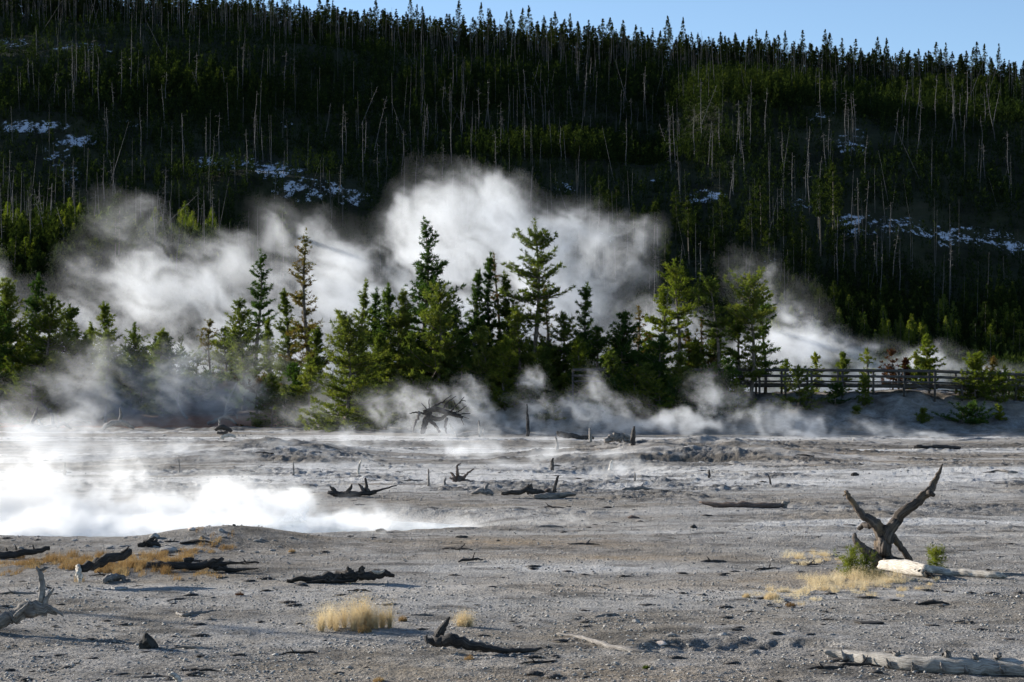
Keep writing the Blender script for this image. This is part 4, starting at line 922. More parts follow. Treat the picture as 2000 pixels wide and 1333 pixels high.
for k, (a, b, r_, mt_) in enumerate([((836, 818), (858, 845), 4, 'dark_wood'), ((820, 806), (806, 844), 3, 'grey_wood'), ((874, 816), (872, 847), 3, 'dark_wood'), ((878, 828), (892, 850), 1.5, 'grey_wood')]):
    rt.append(('root', [(*a, 0), ((a[0] + b[0]) / 2 + rr_.uniform(-5, 5), (a[1] + b[1]) / 2, rr_.uniform(-.4, .4)), (*b, rr_.uniform(-.4, .4))], [r_, r_ * .8, r_ * .5], S(own=40 + k, mat=mt_, seg=7, kink=1)))
wood('uprooted_tree', 'great dark uprooted root tangle standing in the steam on the flat', 'uprooted tree', rt, 'char_wood', row=858)
wood('driftwood_root', 'sprawling pale roots at the foot of the dense pine cluster', 'root', [
    ('root', [(40, 840, 0), (60, 832, 0), (80, 836, 0), (110, 830, 0)], [3, 5, 6, 4], S(rough=.4, kink=1)), ('root', [(60, 832, 0), (68, 812, 0), (74, 796, 0)], [4, 3, 1], S(own=1)), ('root', [(104, 834, 0), (102, 812, 0), (98, 798, 0)], [5, 3, 1.5], S(own=2)), ('root', [(102, 812, 0), (92, 800, 0), (80, 786, 0)], [3, 2, 1], S(own=3)), ('root', [(85, 838, 0), (74, 820, 0)], [4, 2], S(own=4, mat='bleached_wood')), ('root', [(110, 834, 0), (124, 828, 0), (140, 838, 0)], [4, 3, 2], S(own=5))], 'grey_wood', d=112)
wood('driftwood_root', 'arching grey roots on the rusty strip in the mist', 'root', [
    ('root', [(200, 838, 0), (216, 828, 0), (240, 826, 0), (262, 838, 0)], [3, 5, 5, 2], S(rough=.4)), ('root', [(232, 828, 0), (236, 812, 0), (234, 796, 0)], [4, 3, 1], S(own=1)), ('root', [(130, 828, 0), (150, 820, 0), (176, 826, 0)], [2, 3, 2], S(own=2))], 'grey_wood', d=113)
wood('driftwood_root', 'pale knotted driftwood in front of the rusty strip', 'root', [
    ('root', [(420, 840, 0), (436, 834, 0), (452, 842, 0)], [3, 5, 3], S(rough=.4, mat='dark_wood')), ('root', [(432, 856, 0), (444, 850, 0), (460, 854, 0)], [3, 4, 2], S(own=1)), ('root', [(434, 858, 0), (440, 850, 0), (438, 846, 0)], [3, 2, 1], S(own=2)), ('root', [(424, 846, 0), (438, 846, 0), (450, 840, 0)], [3, 4, 2], S(own=3, mat='dark_wood'))], 'bleached_wood', d=98)
wood('dead_branch_tree', 'arching dead sapling behind the knotted driftwood', 'dead tree', [
    ('trunk', [(405, 828, 0), (422, 822, 0), (438, 812, 0), (442, 795, 0), (446, 782, 0), (462, 748, 0)], [3, 4, 4, 2.5, 2, 1], S(rough=.3)), ('branch', [(438, 812, 0), (456, 806, 0), (464, 818, 0)], [3, 2, 1.5], S(own=1)), ('branch', [(434, 814, 0), (450, 820, 0), (462, 828, 0)], [4, 3, 2], S(own=2)), ('branch', [(440, 806, 0), (452, 798, 0)], [2, 1], S(own=3))], 'grey_wood', d=116)
wood('dead_branch_tree', 'thin bent dead stick on the dark slope in the mist', 'dead tree', [('trunk', [(366, 818, 0), (352, 800, 0), (347, 784, 0), (350, 768, 0)], [2.5, 2, 2, 1], S()), ('branch', [(347, 786, 0), (341, 776, 0)], [1.5, .7], S(own=1))], 'grey_wood', d=119)
# tall dead trees outside the frame whose shadows streak the near gravel
rs = random.Random(9)
for i, (x, y) in enumerate(((-27.5, 35.0), (-29.5, 36.6), (-31, 35.2), (-26, 36.4))):
    r = empty('dead_tree', (x, y, hgt(x, y)), 'tall bare dead tree beyond the pool edge outside the picture', 'dead tree', 'dead trees outside the picture')
    mb = MB(); limb(mb, [(0, 0, -.3), (.05, 0, 3), (-.05, .1, 6), (.1, 0, 9)], [.16, .13, .09, .03], 7, 4, .1, i); 
    for k in range(26):
        z = rs.uniform(2.5, 8.8); a = rs.uniform(0, 6.3); l = rs.uniform(.4, 1.4) * (1.1 - z / 12)
        limb(mb, [(0, 0, z), (l * .6 * math.cos(a), l * .6 * math.sin(a), z + .2), (l * math.cos(a), l * math.sin(a), z + rs.uniform(-.1, .5))], [.03, .02, .008], 3, 1, 0, k)
    mb.build('trunk', M['snag'], r)

# ------------------------------------------------------------------ stones, gravel, chips
def stone_geo(seed, sub=2, flat=.6, rough=.35):
    import bmesh
    bm = bmesh.new(); bmesh.ops.create_icosphere(bm, subdivisions=sub, radius=1.0)
    V = np.array([v.co[:] for v in bm.verts]); Fc = np.array([[v.index for v in f.verts] for f in bm.faces]); bm.free()
    n = 1 + rough * fbm(V[:, 0] * 1.3 + seed * 3.1, V[:, 1] * 1.3, V[:, 2] * 1.3 + 7.7, 3, seed) * 1.5
    V = V * n[:, None]
    for k in range(5):          # knocked-off faces
        r_ = np.random.default_rng(seed * 10 + k); d = r_.normal(size=3); d /= np.linalg.norm(d); t = V @ d; lim = r_.uniform(.6, .85); V = V - np.maximum(t - lim, 0)[:, None] * d[None] * .9
    V[:, 2] *= flat; return V, Fc
def stone(px, py, wpx, label, mat='stone', flat=.6, sub=3, seed=0, group=None, rough=.4, stack=None):
    g_ = ground(px, py); s = wpx * .5 * g_.y / F; V, Fc = stone_geo(seed + int(px), sub, flat, rough)
    V = V * s
    if stack:
        for dx, dz, k in stack:
            V2, F2 = stone_geo(seed + int(px) + 5 + int(dx * 10), sub, .9, rough); V = np.concatenate([V, V2 * s * k + np.array([dx * s, -.2 * s, dz * s])]); Fc = np.concatenate([Fc, F2 + len(V) - len(V2)])
    o = mesh_np('stone', V, Fc, M[mat], smooth=False); o.location = (g_.x, g_.y, g_.z + s * flat * .35); return tag(o, label, 'stone', group)
stone(291, 1268, 40, 'black lumpy stone alone on the pale gravel', 'stone_dark', .95, 4, rough=.6, stack=((.55, -.35, .5), (-.35, -.4, .55)))
stone(346, 1036, 24, 'pinkish rounded boulder at the pool rim, larger one of two', 'stone_pink', .7)
stone(376, 1036, 16, 'small pale boulder behind the pinkish one', 'stone_pink', .7)
stone(328, 1080, 36, 'bluish-grey rounded rock set in orange grass', 'stone', .6, 3)
stone(303, 1052, 20, 'grey round stone above the small root crown', 'stone', .6)
stone(457, 1028, 7, 'little black stone perched on top of the berm', 'stone_dark', 1.0)
stone(432, 1040, 12, 'angular grey stone on the berm slope', 'stone', .8)
stone(232, 1152, 30, 'flat pale slab of rock under the gnarled root', 'stone', .3)
stone(745, 1040, 26, 'dark crumbly stone at the pool lip', 'stone_dark', .45)
stone(634, 1255, 10, 'small dark round stone right under the straw grass', 'stone_dark', .8)
stone(1242, 1216, 16, 'brown humped stone above the small pit', 'stone', .6)
stone(1516, 1242, 26, 'dark oval stone behind the small pit', 'stone_dark', .5)
stone(1436, 1232, 26, 'flat dark stone between the pit and the dry grass', 'stone_dark', .35)
stone(1292, 1262, 24, 'white crusted stone where the smooth branch ends', 'stone_pink', .5)
stone(1411, 1242, 24, 'grey flat stone above the middle of the pit', 'stone', .4)
stone(1237, 1014, 20, 'reddish rough stone on the middle flat', 'red_wood', .6)
stone(1355, 1032, 14, 'dark pointed stone near the white crust', 'stone_dark', .7)
stone(1690, 1240 - 20, 50, 'flat brown crumbly dung-like clod on the gravel', 'char_wood', .2, rough=.7)
stone(1896, 1219, 18, 'small brown clod near the picture edge', 'char_wood', .4, rough=.7)
stone(1838, 1186, 14, 'small dark clod between the log and the brown one', 'char_wood', .5, rough=.7)
stone(902, 1052, 22, 'dark splintery clod beyond the tan patch', 'stone_dark', .4, rough=.7)
stone(1668, 930, 16, 'dark humped stone on the far slope', 'stone_dark', .6)
rg = np.random.default_rng(5); protos = [stone_geo(k, 2, .55, .45) for k in range(7)]
pm = []
for i in range(120):
    if i < 45: px, py, w_ = rg.uniform(0, 620), 1050 + abs(rg.normal()) * 22, rg.uniform(6, 16)
    elif i < 65: px, py, w_ = rg.uniform(1200, 1640), rg.uniform(1235, 1285), rg.uniform(8, 20)
    elif i < 85: px, py, w_ = rg.uniform(1050, 1650), 975 + rg.normal() * 20, rg.uniform(4, 10)
    else: px, py, w_ = rg.uniform(0, 2000), rg.uniform(1060, 1330), rg.uniform(5, 11)
    g_ = ground(px, py); k = i % 7
    if i < 7: 
        o = mesh_np('stone', protos[k][0], protos[k][1], M['stone']); pm.append(o)
    else: o = pm[k].copy(); COL.objects.link(o)
    s = w_ * .5 * g_.y / F; o.scale = (s * rg.uniform(.8, 1.5), s, s * rg.uniform(.6, 1)); o.location = (g_.x, g_.y, g_.z + s * .15); o.rotation_euler.z = rg.uniform(0, 6.3)
    tag(o, 'small grey stone lying loose on the gravel', 'stone', 'loose grey stones')
sm = []
for i in range(54):
    px, py = rg.uniform(0, 2000), 742 + 120 + 460 * rg.uniform(0, 1) ** 1.1
    g_ = ground(px, py); l = rg.uniform(.12, .5) * (1 + max(0, g_.y / 40 - .6)); k = i % 6
    if ((g_.x + 10.2) / 9.4) ** 2 + ((g_.y - 40.6) / 4.4) ** 2 < 1.0: continue
    if len(sm) < 6:
        mb = MB(); limb(mb, [(-.5, 0, 0), (-.2, .06, .03), (.15, -.03, .04), (.5, .05, .01)], [.02, .045, .035, .012], 6, 3, .4, i, kink=.8)
        if i % 2: limb(mb, [(.05, 0, .03), (.15, .1, .1), (.22, .12, .2)], [.03, .02, .008], 5, 2, .3, i + 1)
        o = mb.build('stick', M[('char_wood', 'dark_wood', 'grey_wood')[i % 3]]); sm.append(o)
    else: o = sm[k].copy(); COL.objects.link(o)
    o.location = (g_.x, g_.y, g_.z + .015 * l); o.scale = (l, l, l * rg.uniform(.7, 1.3)); o.rotation_euler.z = rg.choice([0, 3.14]) + rg.normal() * .35
    tag(o, 'short weathered stick lying loose on the gravel', 'stick', 'loose sticks on the gravel')
def in_pool(X, Y): return ((X + 10.2) / 9.4) ** 2 + ((Y - 40.6) / 4.4) ** 2 < 1.0
def pebbles(n, name, mat, label, smin, smax, flat, shape, dens, col=None):
    rng = np.random.default_rng(n)
    v = 742 + 8 + (1360 - 750) * rng.uniform(0, 1, n) ** dens; u = rng.uniform(-60, 2060, n)
    Y = H * F / (v - 742); X = (u - 1000) / F * Y
    k = (Y < 104) & ~in_pool(X, Y); cl = fbm(X * .8, Y * .6, o=3, seed=14) + .25 * fbm(X * .2, Y * .2, o=2, seed=15)
    k &= cl * 1.2 + .3 > rng.uniform(-.5, .9, n); X, Y = X[k], Y[k]; m = k.sum()
    Z = height(X, Y) + .012
    s = (smin + (smax - smin) * rng.uniform(0, 1, m) ** 7) * (1 + 1.2 * np.maximum(0, Y / 36 - 1)) 
    B = np.array(shape, float)
    V = B[None] * (1 + rng.uniform(-.35, .35, (m, len(B), 1))) * s[:, None, None] * np.stack([rng.uniform(.8, 1.5, m), rng.uniform(.7, 1.2, m), flat * rng.uniform(.6, 1.3, m)], 1)[:, None, :]
    a = rng.uniform(0, 6.3, m); c, s_ = np.cos(a)[:, None], np.sin(a)[:, None]
    W = np.stack([V[..., 0] * c - V[..., 1] * s_ + X[:, None], V[..., 0] * s_ + V[..., 1] * c + Y[:, None], V[..., 2] + Z[:, None]], -1).reshape(-1, 3)
    f = np.array([(0, 1, 4), (1, 2, 4), (2, 3, 4), (3, 0, 4), (1, 0, 5), (2, 1, 5), (3, 2, 5), (0, 3, 5)])
    Fc = (f[None] + (np.arange(m) * 6)[:, None, None]).reshape(-1, 3)
    tag(mesh_np(name, W, Fc, mat, uv=W[:, :2]), label, cat=name.replace('_', ' '), kind='stuff')
OCT = [(1, 0, 0), (0, 1, 0), (-1, 0, 0), (0, -1, 0), (.1, .1, 1), (0, 0, -1)]
pebbles(120000, 'gravel', M['stone'], 'loose grey gravel and crust fragments over the basin floor', .005, .028, .55, OCT, .85)
pebbles(4500, 'wood_chips', M['dark_wood'], 'scattered dark flakes of rotten wood and bark on the gravel', .015, .13, .16, OCT, .9)
# ------------------------------------------------------------------ grasses
def blades(rng, n, cx, cy_, sx, sy, hmin, hmax, wd, spread):
    a = rng.uniform(0, 6.3, n); r = np.sqrt(rng.uniform(0, 1, n)); X = cx + sx * r * np.cos(a); Y = cy_ + sy * r * np.sin(a); Z = height(X, Y)
    h = rng.uniform(hmin, hmax, n) * (1 - .45 * r ** 2); d = rng.uniform(0, 6.3, n); l = h * spread * rng.uniform(.2, 1.2, n); c, s = np.cos(d), np.sin(d)
    w_ = wd * rng.uniform(.6, 1.3, n); px_, py_ = -s * w_, c * w_
    b = np.stack([X, Y, Z], 1); m_ = b + np.stack([c * l * .35, s * l * .35, h * .6], 1); t = b + np.stack([c * l, s * l, h], 1); off = np.stack([px_, py_, 0 * px_], 1)
    V = np.stack([b - off, b + off, m_ + off * .8, m_ - off * .8, t], 1).reshape(-1, 3); i = np.arange(n)[:, None] * 5
    Fc = np.concatenate([i + [0, 1, 2], i + [0, 2, 3], i + [3, 2, 4]]); return V, Fc
def tussock(rng, n, cx, cy_, r0, L):
    a = rng.uniform(0, 6.3, n); th = np.abs(rng.normal(size=n)) * .66; l = L * rng.uniform(.45, 1.1, n); r = r0 * np.sqrt(rng.uniform(0, 1, n)); c, s = np.cos(a), np.sin(a)
    X, Y = cx + r * c, cy_ + r * s; b = np.stack([X, Y, height(X, Y)], 1)
    m_ = b + np.stack([c * np.sin(th * .6) * l * .55, s * np.sin(th * .6) * l * .55, np.cos(th * .6) * l * .55], 1)
    t = m_ + np.stack([c * np.sin(th * 1.5) * l * .5 - l * .06, s * np.sin(th * 1.5) * l * .5, np.cos(th * 1.5) * l * .45], 1)
    o = np.stack([-s, c, 0 * c], 1) * .0011; V = np.stack([b - o, b + o, m_ + o, m_ - o, t], 1).reshape(-1, 3); i = np.arange(n)[:, None] * 5
    Fc = np.concatenate([i + [0, 1, 2], i + [0, 2, 3], i + [3, 2, 4]])
    k = 3; h0 = np.repeat(t, k, 0) + rng.normal(size=(n * k, 3)) * l.repeat(k)[:, None] * .07; d = rng.normal(size=(n * k, 3)); d /= np.linalg.norm(d, axis=1)[:, None]
    V2, F2 = tris(h0, d, np.full(n * k, .018), np.full(n * k, .0028), rng)
    return np.concatenate([V, V2]), np.concatenate([Fc, F2 + len(V)])
def clump(px, by, wpx, hpx, label, n=900, mat='straw', wd=.0017, spread=.55, name='grass_clump', sy=None):
    g_ = ground(px, by); D = g_.y; rng = np.random.default_rng(int(px * 3 + by)); sx = wpx * .5 * D / F
    if hpx > 30:
        Vs, Fs, c = [], [], 0
        for k in range(10):
            hk = rng.uniform(.4, 1.15)
            V, Fc = tussock(rng, int(n / 13 * hk), g_.x + sx * (k / 9 * 1.3 - .65 + rng.uniform(-.12, .12)), g_.y + sx * .45 * rng.uniform(-1, 1), sx * .05, hpx * D / F * hk); Vs.append(V); Fs.append(Fc + c); c += len(V)
        V, Fc = np.concatenate(Vs), np.concatenate(Fs)
    else: V, Fc = blades(rng, n, g_.x, g_.y, sx * .8, sy or sx * .7, hpx * .25 * D / F, hpx * D / F * 1.1, wd, spread)
    V = V - np.array(g_)
    o = mesh_np(name, V, Fc, M[mat]); o.location = g_; return tag(o, label, 'grass clump', 'dry bunch grass clumps')
clump(668, 1232, 150, 62, 'largest wispy straw-yellow bunch grass on open gravel', 3300)
clump(738, 1228, 82, 56, 'second wispy straw bunch touching the largest one', 2000)
clump(712, 1236, 34, 20, 'little ochre tuft between the two wispy bunches', 500, 'straw_orange')
clump(908, 1226, 44, 36, 'small straw bunch behind the spiked log', 1500)
clump(787, 1214, 22, 14, 'tiny ochre tuft right of the second bunch', 260, 'straw_orange')
clump(1458, 1170, 20, 14, 'tiny round tan tuft furthest from the forked stump', 350)
clump(1508, 1172, 42, 20, 'tan tuft on gravel left of the forked stump', 700)
clump(1544, 1186, 26, 12, 'low ochre tuft below the tan one', 300, 'straw_orange')
clump(1745, 1140, 60, 14, 'sparse dry grass at the foot of the white log', 500)
clump(1692, 1130, 100, 30, 'greenish dry grass at the stump foot', 1300, 'straw_green')
clump(1262, 1308, 18, 10, 'tiny green tuft near the bottom edge', 200, 'pine', .004)
clump(740, 1333, 30, 12, 'ochre tuft cut by the bottom edge', 300, 'straw_orange')
clump(916, 1290, 26, 14, 'thin ochre stems just under the crooked log', 120, 'straw_orange')
clump(468, 1164, 22, 10, 'reddish tiny tuft on open gravel', 250, 'pine_red')
clump(570, 1080, 18, 10, 'orange tuft alone on the stony slope', 250, 'straw_orange')
def orange_cover():
    rng = np.random.default_rng(3); Vs, Fs = [], []; c = 0
    for px, py, wp, hp, n in ((130, 1098, 90, 22, 3600), (180, 1104, 70, 20, 2600), (230, 1116, 80, 22, 2600), (290, 1112, 60, 22, 2600), (330, 1100, 60, 20, 2400), (60, 1110, 70, 12, 1500), (360, 1078, 80, 12, 1400), (410, 1072, 60, 12, 1200), (250, 1096, 60, 20, 1800), (400, 1122, 90, 12, 1400), (310, 1086, 50, 14, 900), (20, 1104, 50, 10, 700)):
        g_ = ground(px, py); D = g_.y
        for k in range(16):
            ox, oy = rng.normal() * wp * .42 * D / F, rng.normal() * .5
            V, Fc = blades(rng, int(n / 16 * rng.uniform(.3, 1.2)), g_.x + ox, g_.y + oy, wp * .12 * D / F, .2, hp * .3 * D / F, hp * D / F, .0024, .9); Vs.append(V); Fs.append(Fc + c); c += len(V)
    tag(mesh_np('orange_grass', np.concatenate(Vs), np.concatenate(Fs), M['straw_orange']), 'orange dry grass patch around the blackened logs', 'grass', kind='stuff')
orange_cover()
def golden_cover():
    rng = np.random.default_rng(8); Vs, Fs = [], []; c = 0
    for px, py, wp, hp, n in ((1640, 1142, 70, 15, 34), (1590, 1150, 60, 11, 20), (1690, 1136, 50, 20, 26), (1740, 1132, 40, 12, 10), (1585, 1093, 55, 9, 26), (1555, 1170, 50, 8, 8), (1700, 1160, 70, 7, 8), (1800, 1140, 60, 7, 8), (1520, 1160, 60, 8, 7)):
        for k in range(n):
            g_ = ground(px + rng.normal() * wp * .6, py + rng.normal() * 7); D = g_.y; hk = hp * rng.uniform(.4, 1.2) * D / F
            V, Fc = tussock(rng, int(rng.uniform(25, 110)), g_.x, g_.y, .03 + .05 * rng.random(), hk * 1.2); Vs.append(V); Fs.append(Fc + c); c += len(V)
    tag(mesh_np('golden_grass', np.concatenate(Vs), np.concatenate(Fs), M['straw']), 'straggly golden dry grass around the forked stump', 'grass', kind='stuff')
golden_cover()
# ------------------------------------------------------------------ pool
def pool():
    m, n, _, L = newmat('pool_water'); pos = N(n, 'ShaderNodeNewGeometry').outputs['Position']
    b = out(n, (.62, .70, .74), .12, bump(n, noise(n, pos, 3, 3), .02, .5), .5)
    th = np.linspace(0, 2 * np.pi, 96, endpoint=False); rr = 1.1
    V = np.concatenate([[(-10.2, 40.6, 0)], np.stack([-10.2 + 10.6 * np.cos(th), 40.6 + 5.4 * np.sin(th), 0 * th], 1)]); V[:, 2] = -.20
    Fc = np.array([(0, 1 + i, 1 + (i + 1) % 96) for i in range(96)])
    tag(mesh_np('pool_water', V, Fc, m), 'milky pale hot pool under thick white steam', 'water', kind='structure')
    m2, n2, _, L2 = newmat('spray_water'); out(n2, (.85, .87, .9), .15, None, .5)
    rng = np.random.default_rng(2); N_ = 900; c0 = np.array(P(572, 1000, 42.5)); a = rng.uniform(0, 6.3, N_); r = rng.uniform(0, 1, N_) ** .5
    hh = rng.uniform(0, 1, N_); X = c0[0] + (r * np.cos(a)) * .32 * (1 - hh * .3) + hh * .12; Y = c0[1] + r * np.sin(a) * .3; Z = -.18 + hh * (.42 + .12 * np.cos(a * 3)) * (1 - r * .4)
    s = rng.uniform(.004, .016, N_); O = np.array(OCT); V = (O[None] * s[:, None, None] + np.stack([X, Y, Z], 1)[:, None, :]).reshape(-1, 3)
    f = np.array([(0, 1, 4), (1, 2, 4), (2, 3, 4), (3, 0, 4), (1, 0, 5), (2, 1, 5), (3, 2, 5), (0, 3, 5)])
    tag(mesh_np('water_splash', V, (f[None] + (np.arange(N_) * 6)[:, None, None]).reshape(-1, 3), m2), 'small bursting splash of boiling water at the pool end', 'water splash', kind='stuff')
pool()
# ------------------------------------------------------------------ steam
def steam_material(name, dens, aniso=.25, color=(.955, .975, 1.0)):
    m, n, _, L = newmat(name); v = N(n, 'ShaderNodeVolumePrincipled'); o = N(n, 'ShaderNodeOutputMaterial')
    v.inputs['Color'].default_value = (*color, 1); v.inputs['Anisotropy'].default_value = aniso
    v.inputs['Density'].default_value = dens
    v.inputs['Density Attribute'].default_value = 'density'
    L.new(v.outputs[0], o.inputs['Volume']); return m
def volume_object(name, lo, hi, res, D, mat, label):
    """A fog volume: the density computed on a lattice is handed to a Volume Cube node, voxel by voxel."""
    nx, ny, nz = res
    me = bpy.data.meshes.new(name); me.vertices.add(nx * ny * nz)
    a = me.attributes.new('d', 'FLOAT', 'POINT'); a.data.foreach_set('value', D.astype(np.float32).ravel())
    o = bpy.data.objects.new(name, me); COL.objects.link(o); me.materials.append(mat)
    ng = bpy.data.node_groups.new(name + '_nodes', 'GeometryNodeTree')
    ng.interface.new_socket('Geometry', in_out='INPUT', socket_type='NodeSocketGeometry'); ng.interface.new_socket('Geometry', in_out='OUTPUT', socket_type='NodeSocketGeometry')
    nn, L = ng.nodes, ng.links
    gi, go = nn.new('NodeGroupInput'), nn.new('NodeGroupOutput')
    vc = nn.new('GeometryNodeVolumeCube'); vc.inputs['Min'].default_value = lo; vc.inputs['Max'].default_value = hi
    vc.inputs['Resolution X'].default_value = nx; vc.inputs['Resolution Y'].default_value = ny; vc.inputs['Resolution Z'].default_value = nz; vc.inputs['Background'].default_value = 0
    na = nn.new('GeometryNodeInputNamedAttribute'); na.data_type = 'FLOAT'; na.inputs['Name'].default_value = 'd'
    si = nn.new('GeometryNodeSampleIndex'); si.data_type = 'FLOAT'; si.domain = 'POINT'
    L.new(gi.outputs[0], si.inputs['Geometry']); L.new([s for s in na.outputs if s.enabled][0], [s for s in si.inputs if s.name == 'Value' and s.enabled][0])
    ps = nn.new('GeometryNodeInputPosition'); sep = nn.new('ShaderNodeSeparateXYZ'); L.new(ps.outputs[0], sep.inputs[0])
    def m_(op, a, b):
        q = nn.new('ShaderNodeMath'); q.operation = op
        for i, v in enumerate((a, b)):
            if v is None: continue
            if isinstance(v, (int, float)): q.inputs[i].default_value = v
            else: L.new(v, q.inputs[i])
        return q.outputs[0]
    idx = []
    for k, r_ in enumerate(res): idx.append(m_('ROUND', m_('MULTIPLY', m_('SUBTRACT', sep.outputs[k], lo[k]), (r_ - 1) / (hi[k] - lo[k])), None))
    tot = m_('ADD', m_('MULTIPLY', m_('ADD', m_('MULTIPLY', idx[0], float(ny)), idx[1]), float(nz)), idx[2])
    L.new(tot, si.inputs['Index']); L.new(si.outputs[0], vc.inputs['Density'])
    sm = nn.new('GeometryNodeSetMaterial'); sm.inputs['Material'].default_value = mat
    L.new(vc.outputs[0], sm.inputs['Geometry']); L.new(sm.outputs[0], go.inputs[0])
    md = o.modifiers.new('steam', 'NODES'); md.node_group = ng
    return tag(o, label, 'steam', kind='stuff')
def steam(name, blobs, dep, vox, dens, label, scale=1.6, soft=.9, thr=.30, seed=0, zsq=1.0, aniso=.22, warp=1.5, base=None, ystr=.28, veil=.05, rdg=.55, wid=.46, tone=(.955, .975, 1.0)):
    """blobs: (px, py, rx px, ry px, distance, strength). Each is an ellipsoid in the place's own space; the sum is torn by noise."""
    C = []
    for px, py, rx, ry, d, s in blobs: c = P(px, py, d); C.append((c.x, c.y, c.z, rx * d / F, dep, ry * d / F, s))
    C = np.array(C)
    lo = np.array([(C[:, k] - C[:, 3 + k] * 1.75).min() for k in range(3)]); hi = np.array([(C[:, k] + C[:, 3 + k] * 1.75).max() for k in range(3)])
    lo[2] = max(lo[2], base if base is not None else -.4)
    res = tuple(int(max(6, math.ceil((hi[k] - lo[k]) / vox[k]))) for k in range(3))
    ax = [np.linspace(lo[k], hi[k], res[k]) for k in range(3)]
    X, Y, Z = np.meshgrid(*ax, indexing='ij')
    wx = warp * scale * .55 * fbm(X / scale, Y / scale * ystr, Z / scale, 4, seed + 1); wz = warp * scale * .55 * fbm(X / scale + 40, Y / scale * ystr, Z / scale, 4, seed + 2); wy = warp * scale * .55 * fbm(X / scale, Y / scale + 40, Z / scale, 2, seed + 3)
    S_ = np.zeros_like(X)
    for cx, cy_, cz, sx, sy, sz, s in C:
        q = ((X + wx - cx) / sx) ** 2 + ((Y + wy - cy_) / sy) ** 2 + ((Z + wz - cz) / sz) ** 2
        S_ = np.maximum(S_, s * np.clip(1.25 - np.sqrt(q) * .95, 0, 1))
    n = fbm((X + wx * .6 + .5 * (Z + wz)) / scale * .9 + 11, (Y + wy) / scale * ystr, (Z + wz * .6) / scale * .9 * zsq, 6, seed + 9, .70) * 1.05 + .5
    rg_ = 1 - 2 * np.abs(fbm((X + wx) / scale * 1.7 + 3 + .6 * (Z + wz), (Y + wy) / scale * ystr * 1.5, (Z + wz) / scale * 1.5, 5, seed + 29, .62))
    n = n + rdg * (rg_ - .62)
    S_ = np.clip(S_, 0, 1.1)
    t0 = .86 - 1.05 * S_ * (.36 / thr) ** .5
    D = np.clip(S_, 0, 1) ** 1.3 * (sst(t0, t0 + wid, n) * (.10 + 1.15 * np.clip(n, 0, 1.2) ** 1.7) + veil * sst(-.1, .7, n) * 1.4)
    e = np.ones_like(D)
    for k in range(3):
        m = np.clip(np.minimum(np.arange(res[k]), np.arange(res[k])[::-1]) / 3.0, 0, 1); sh = [1, 1, 1]; sh[k] = -1; e = e * m.reshape(sh)
    if base is None or True: D = D * e
    print('steam', name, res, np.prod(res), D.max())
    return volume_object(name, tuple(map(float, lo)), tuple(map(float, hi)), res, D, steam_material(name + '_vapour', dens, aniso, tone), label)
V1 = (.17, .50, .145)
steam('steam_plume', [(900, 480, 190, 125, 150, 1.0), (1020, 480, 160, 105, 150, 1.0), (1090, 570, 120, 150, 150, 1.1), (1080, 460, 90, 80, 150, 1.0), (1150, 500, 80, 80, 150, .95), (980, 410, 110, 60, 150, .95), (800, 440, 90, 90, 150, .8), (960, 400, 90, 50, 150, .8), (1200, 530, 80, 80, 150, .62), (930, 640, 330, 130, 150, 1.1), (650, 570, 150, 130, 150, .95), (700, 680, 300, 100, 150, 1.0), (1230, 690, 200, 90, 150, .8), (1380, 710, 200, 70, 150, .6), (1240, 490, 50, 40, 150, .5), (600, 480, 60, 60, 150, .5)],
      6, V1, .225, 'great white plume of steam billowing up behind the pine grove', 3.6, thr=.30, seed=1, base=1.0, veil=.10)
steam('steam_bank', [(350, 610, 210, 120, 158, 1.0), (290, 525, 130, 90, 158, .8), (430, 570, 130, 110, 158, .85), (130, 635, 140, 70, 158, .85), (20, 640, 110, 70, 158, .75), (-60, 560, 70, 120, 158, .9), (300, 690, 340, 90, 158, 1.1), (235, 430, 60, 55, 158, .55), (500, 660, 180, 110, 158, 1.0), (600, 700, 140, 100, 158, .9), (550, 440, 60, 60, 158, .5), (80, 690, 220, 70, 158, .9)],
      5.5, V1, .145, 'long bank of drifting steam behind the slender pines', 3.2, thr=.33, seed=2, base=1.0, veil=.20)
steam('steam_drift', [(1560, 690, 120, 60, 150, 1.0), (1660, 690, 100, 45, 150, .8), (1750, 715, 140, 40, 150, .85), (1900, 730, 150, 30, 150, .7), (1560, 620, 50, 70, 150, .5), (1480, 570, 50, 70, 150, .4), (1440, 540, 40, 60, 150, .3), (1650, 765, 280, 40, 146, 1.2)],
      5, (.26, .5, .14), .30, 'thin steam drifting low behind the boardwalk', 2.0, thr=.33, seed=3, base=.3, veil=.10)
steam('steam_veil', [(200, 790, 260, 70, 121, .8), (420, 770, 180, 70, 119, .7), (560, 780, 150, 60, 120.5, .7), (100, 840, 200, 36, 108, .75), (330, 730, 150, 60, 121, .7), (640, 800, 120, 46, 113, .65), (600, 815, 160, 18, 108, .6), (180, 720, 80, 70, 119, .6), (500, 720, 90, 60, 121, .5)],
      3.2, (.2, .4, .11), .20, 'veil of low steam in front of the misty pines', 1.5, thr=.33, seed=4, veil=.14)
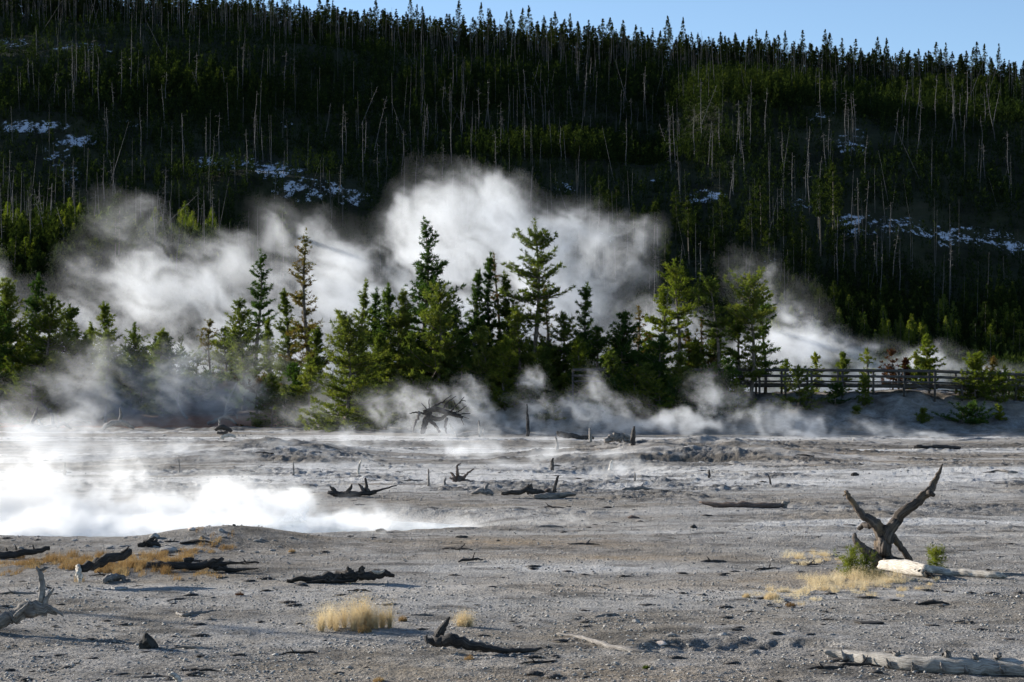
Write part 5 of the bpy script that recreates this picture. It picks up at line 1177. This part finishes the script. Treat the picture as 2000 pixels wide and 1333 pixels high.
steam('steam_wisps', [(800, 790, 100, 44, 103, .7), (925, 790, 40, 50, 103, .85), (900, 822, 130, 26, 104, .8), (1045, 755, 34, 36, 103, .9), (1040, 800, 50, 46, 103, .8), (1000, 830, 140, 24, 103, .8), (1170, 805, 100, 40, 101, .8), (1290, 828, 170, 24, 100, .9), (1160, 770, 36, 54, 101, .6), (1390, 790, 60, 70, 101, .6), (1380, 834, 140, 18, 100, .8), (1500, 825, 100, 34, 99, .75), (1590, 825, 50, 30, 99, .8), (1560, 845, 180, 14, 98, .7), (1820, 852, 220, 9, 97, .6), (1700, 840, 70, 22, 98, .5)],
      2.4, (.13, .35, .09), .46, 'torn wisps of steam along the foot of the bank', 1.0, thr=.33, seed=5, veil=.08)
steam('steam_puffs', [(890, 880, 44, 40, 72, .85), (930, 875, 50, 46, 72, .8), (970, 860, 44, 44, 74, .7), (860, 850, 70, 34, 76, .75), (1060, 895, 70, 34, 68, .8), (1010, 915, 80, 20, 66, .65), (1170, 900, 90, 24, 68, .75), (1440, 885, 70, 40, 72, .4), (1420, 940, 200, 12, 60, .7), (1200, 930, 180, 14, 60, .6), (200, 890, 260, 50, 70, .85), (330, 880, 110, 50, 70, .8), (60, 850, 140, 70, 72, .8), (420, 905, 200, 22, 66, .7), (540, 890, 70, 60, 72, .6), (700, 880, 150, 46, 74, .55), (170, 840, 60, 60, 74, .6), (800, 910, 200, 24, 66, .6), (620, 930, 200, 26, 62, .6), (1000, 940, 220, 18, 60, .6), (640, 860, 120, 40, 76, .6), (760, 850, 80, 40, 78, .6), (1100, 870, 120, 20, 74, .5)],
      2.2, (.10, .3, .075), .36, 'small puffs of steam over the middle of the basin', .9, thr=.33, seed=6, veil=.10)
steam('pool_steam', [(80, 1000, 260, 70, 41, 1.2), (320, 1000, 240, 50, 41, 1.2), (500, 995, 130, 44, 41, 1.1), (570, 985, 55, 34, 42, 1.0), (60, 940, 180, 70, 42, .7), (240, 935, 80, 60, 42, .62), (420, 960, 130, 44, 42, .66), (680, 1015, 150, 20, 40, .75), (850, 1026, 160, 10, 40, .6), (-150, 980, 220, 90, 41, 1.2), (60, 1022, 260, 34, 38.5, 1.1), (300, 1026, 220, 28, 38.5, 1.0), (480, 1015, 130, 24, 39, .85), (720, 1024, 180, 16, 38.5, .6), (640, 1006, 120, 24, 42.5, .6), (820, 1020, 160, 12, 41.5, .5), (1100, 1022, 260, 7, 40, .4)],
      2.2, (.06, .16, .045), 1.4, 'dense white steam rolling off the hot pool', .36, thr=.30, seed=7, veil=.16, rdg=.40, wid=.75, tone=(1.0, .992, .975))
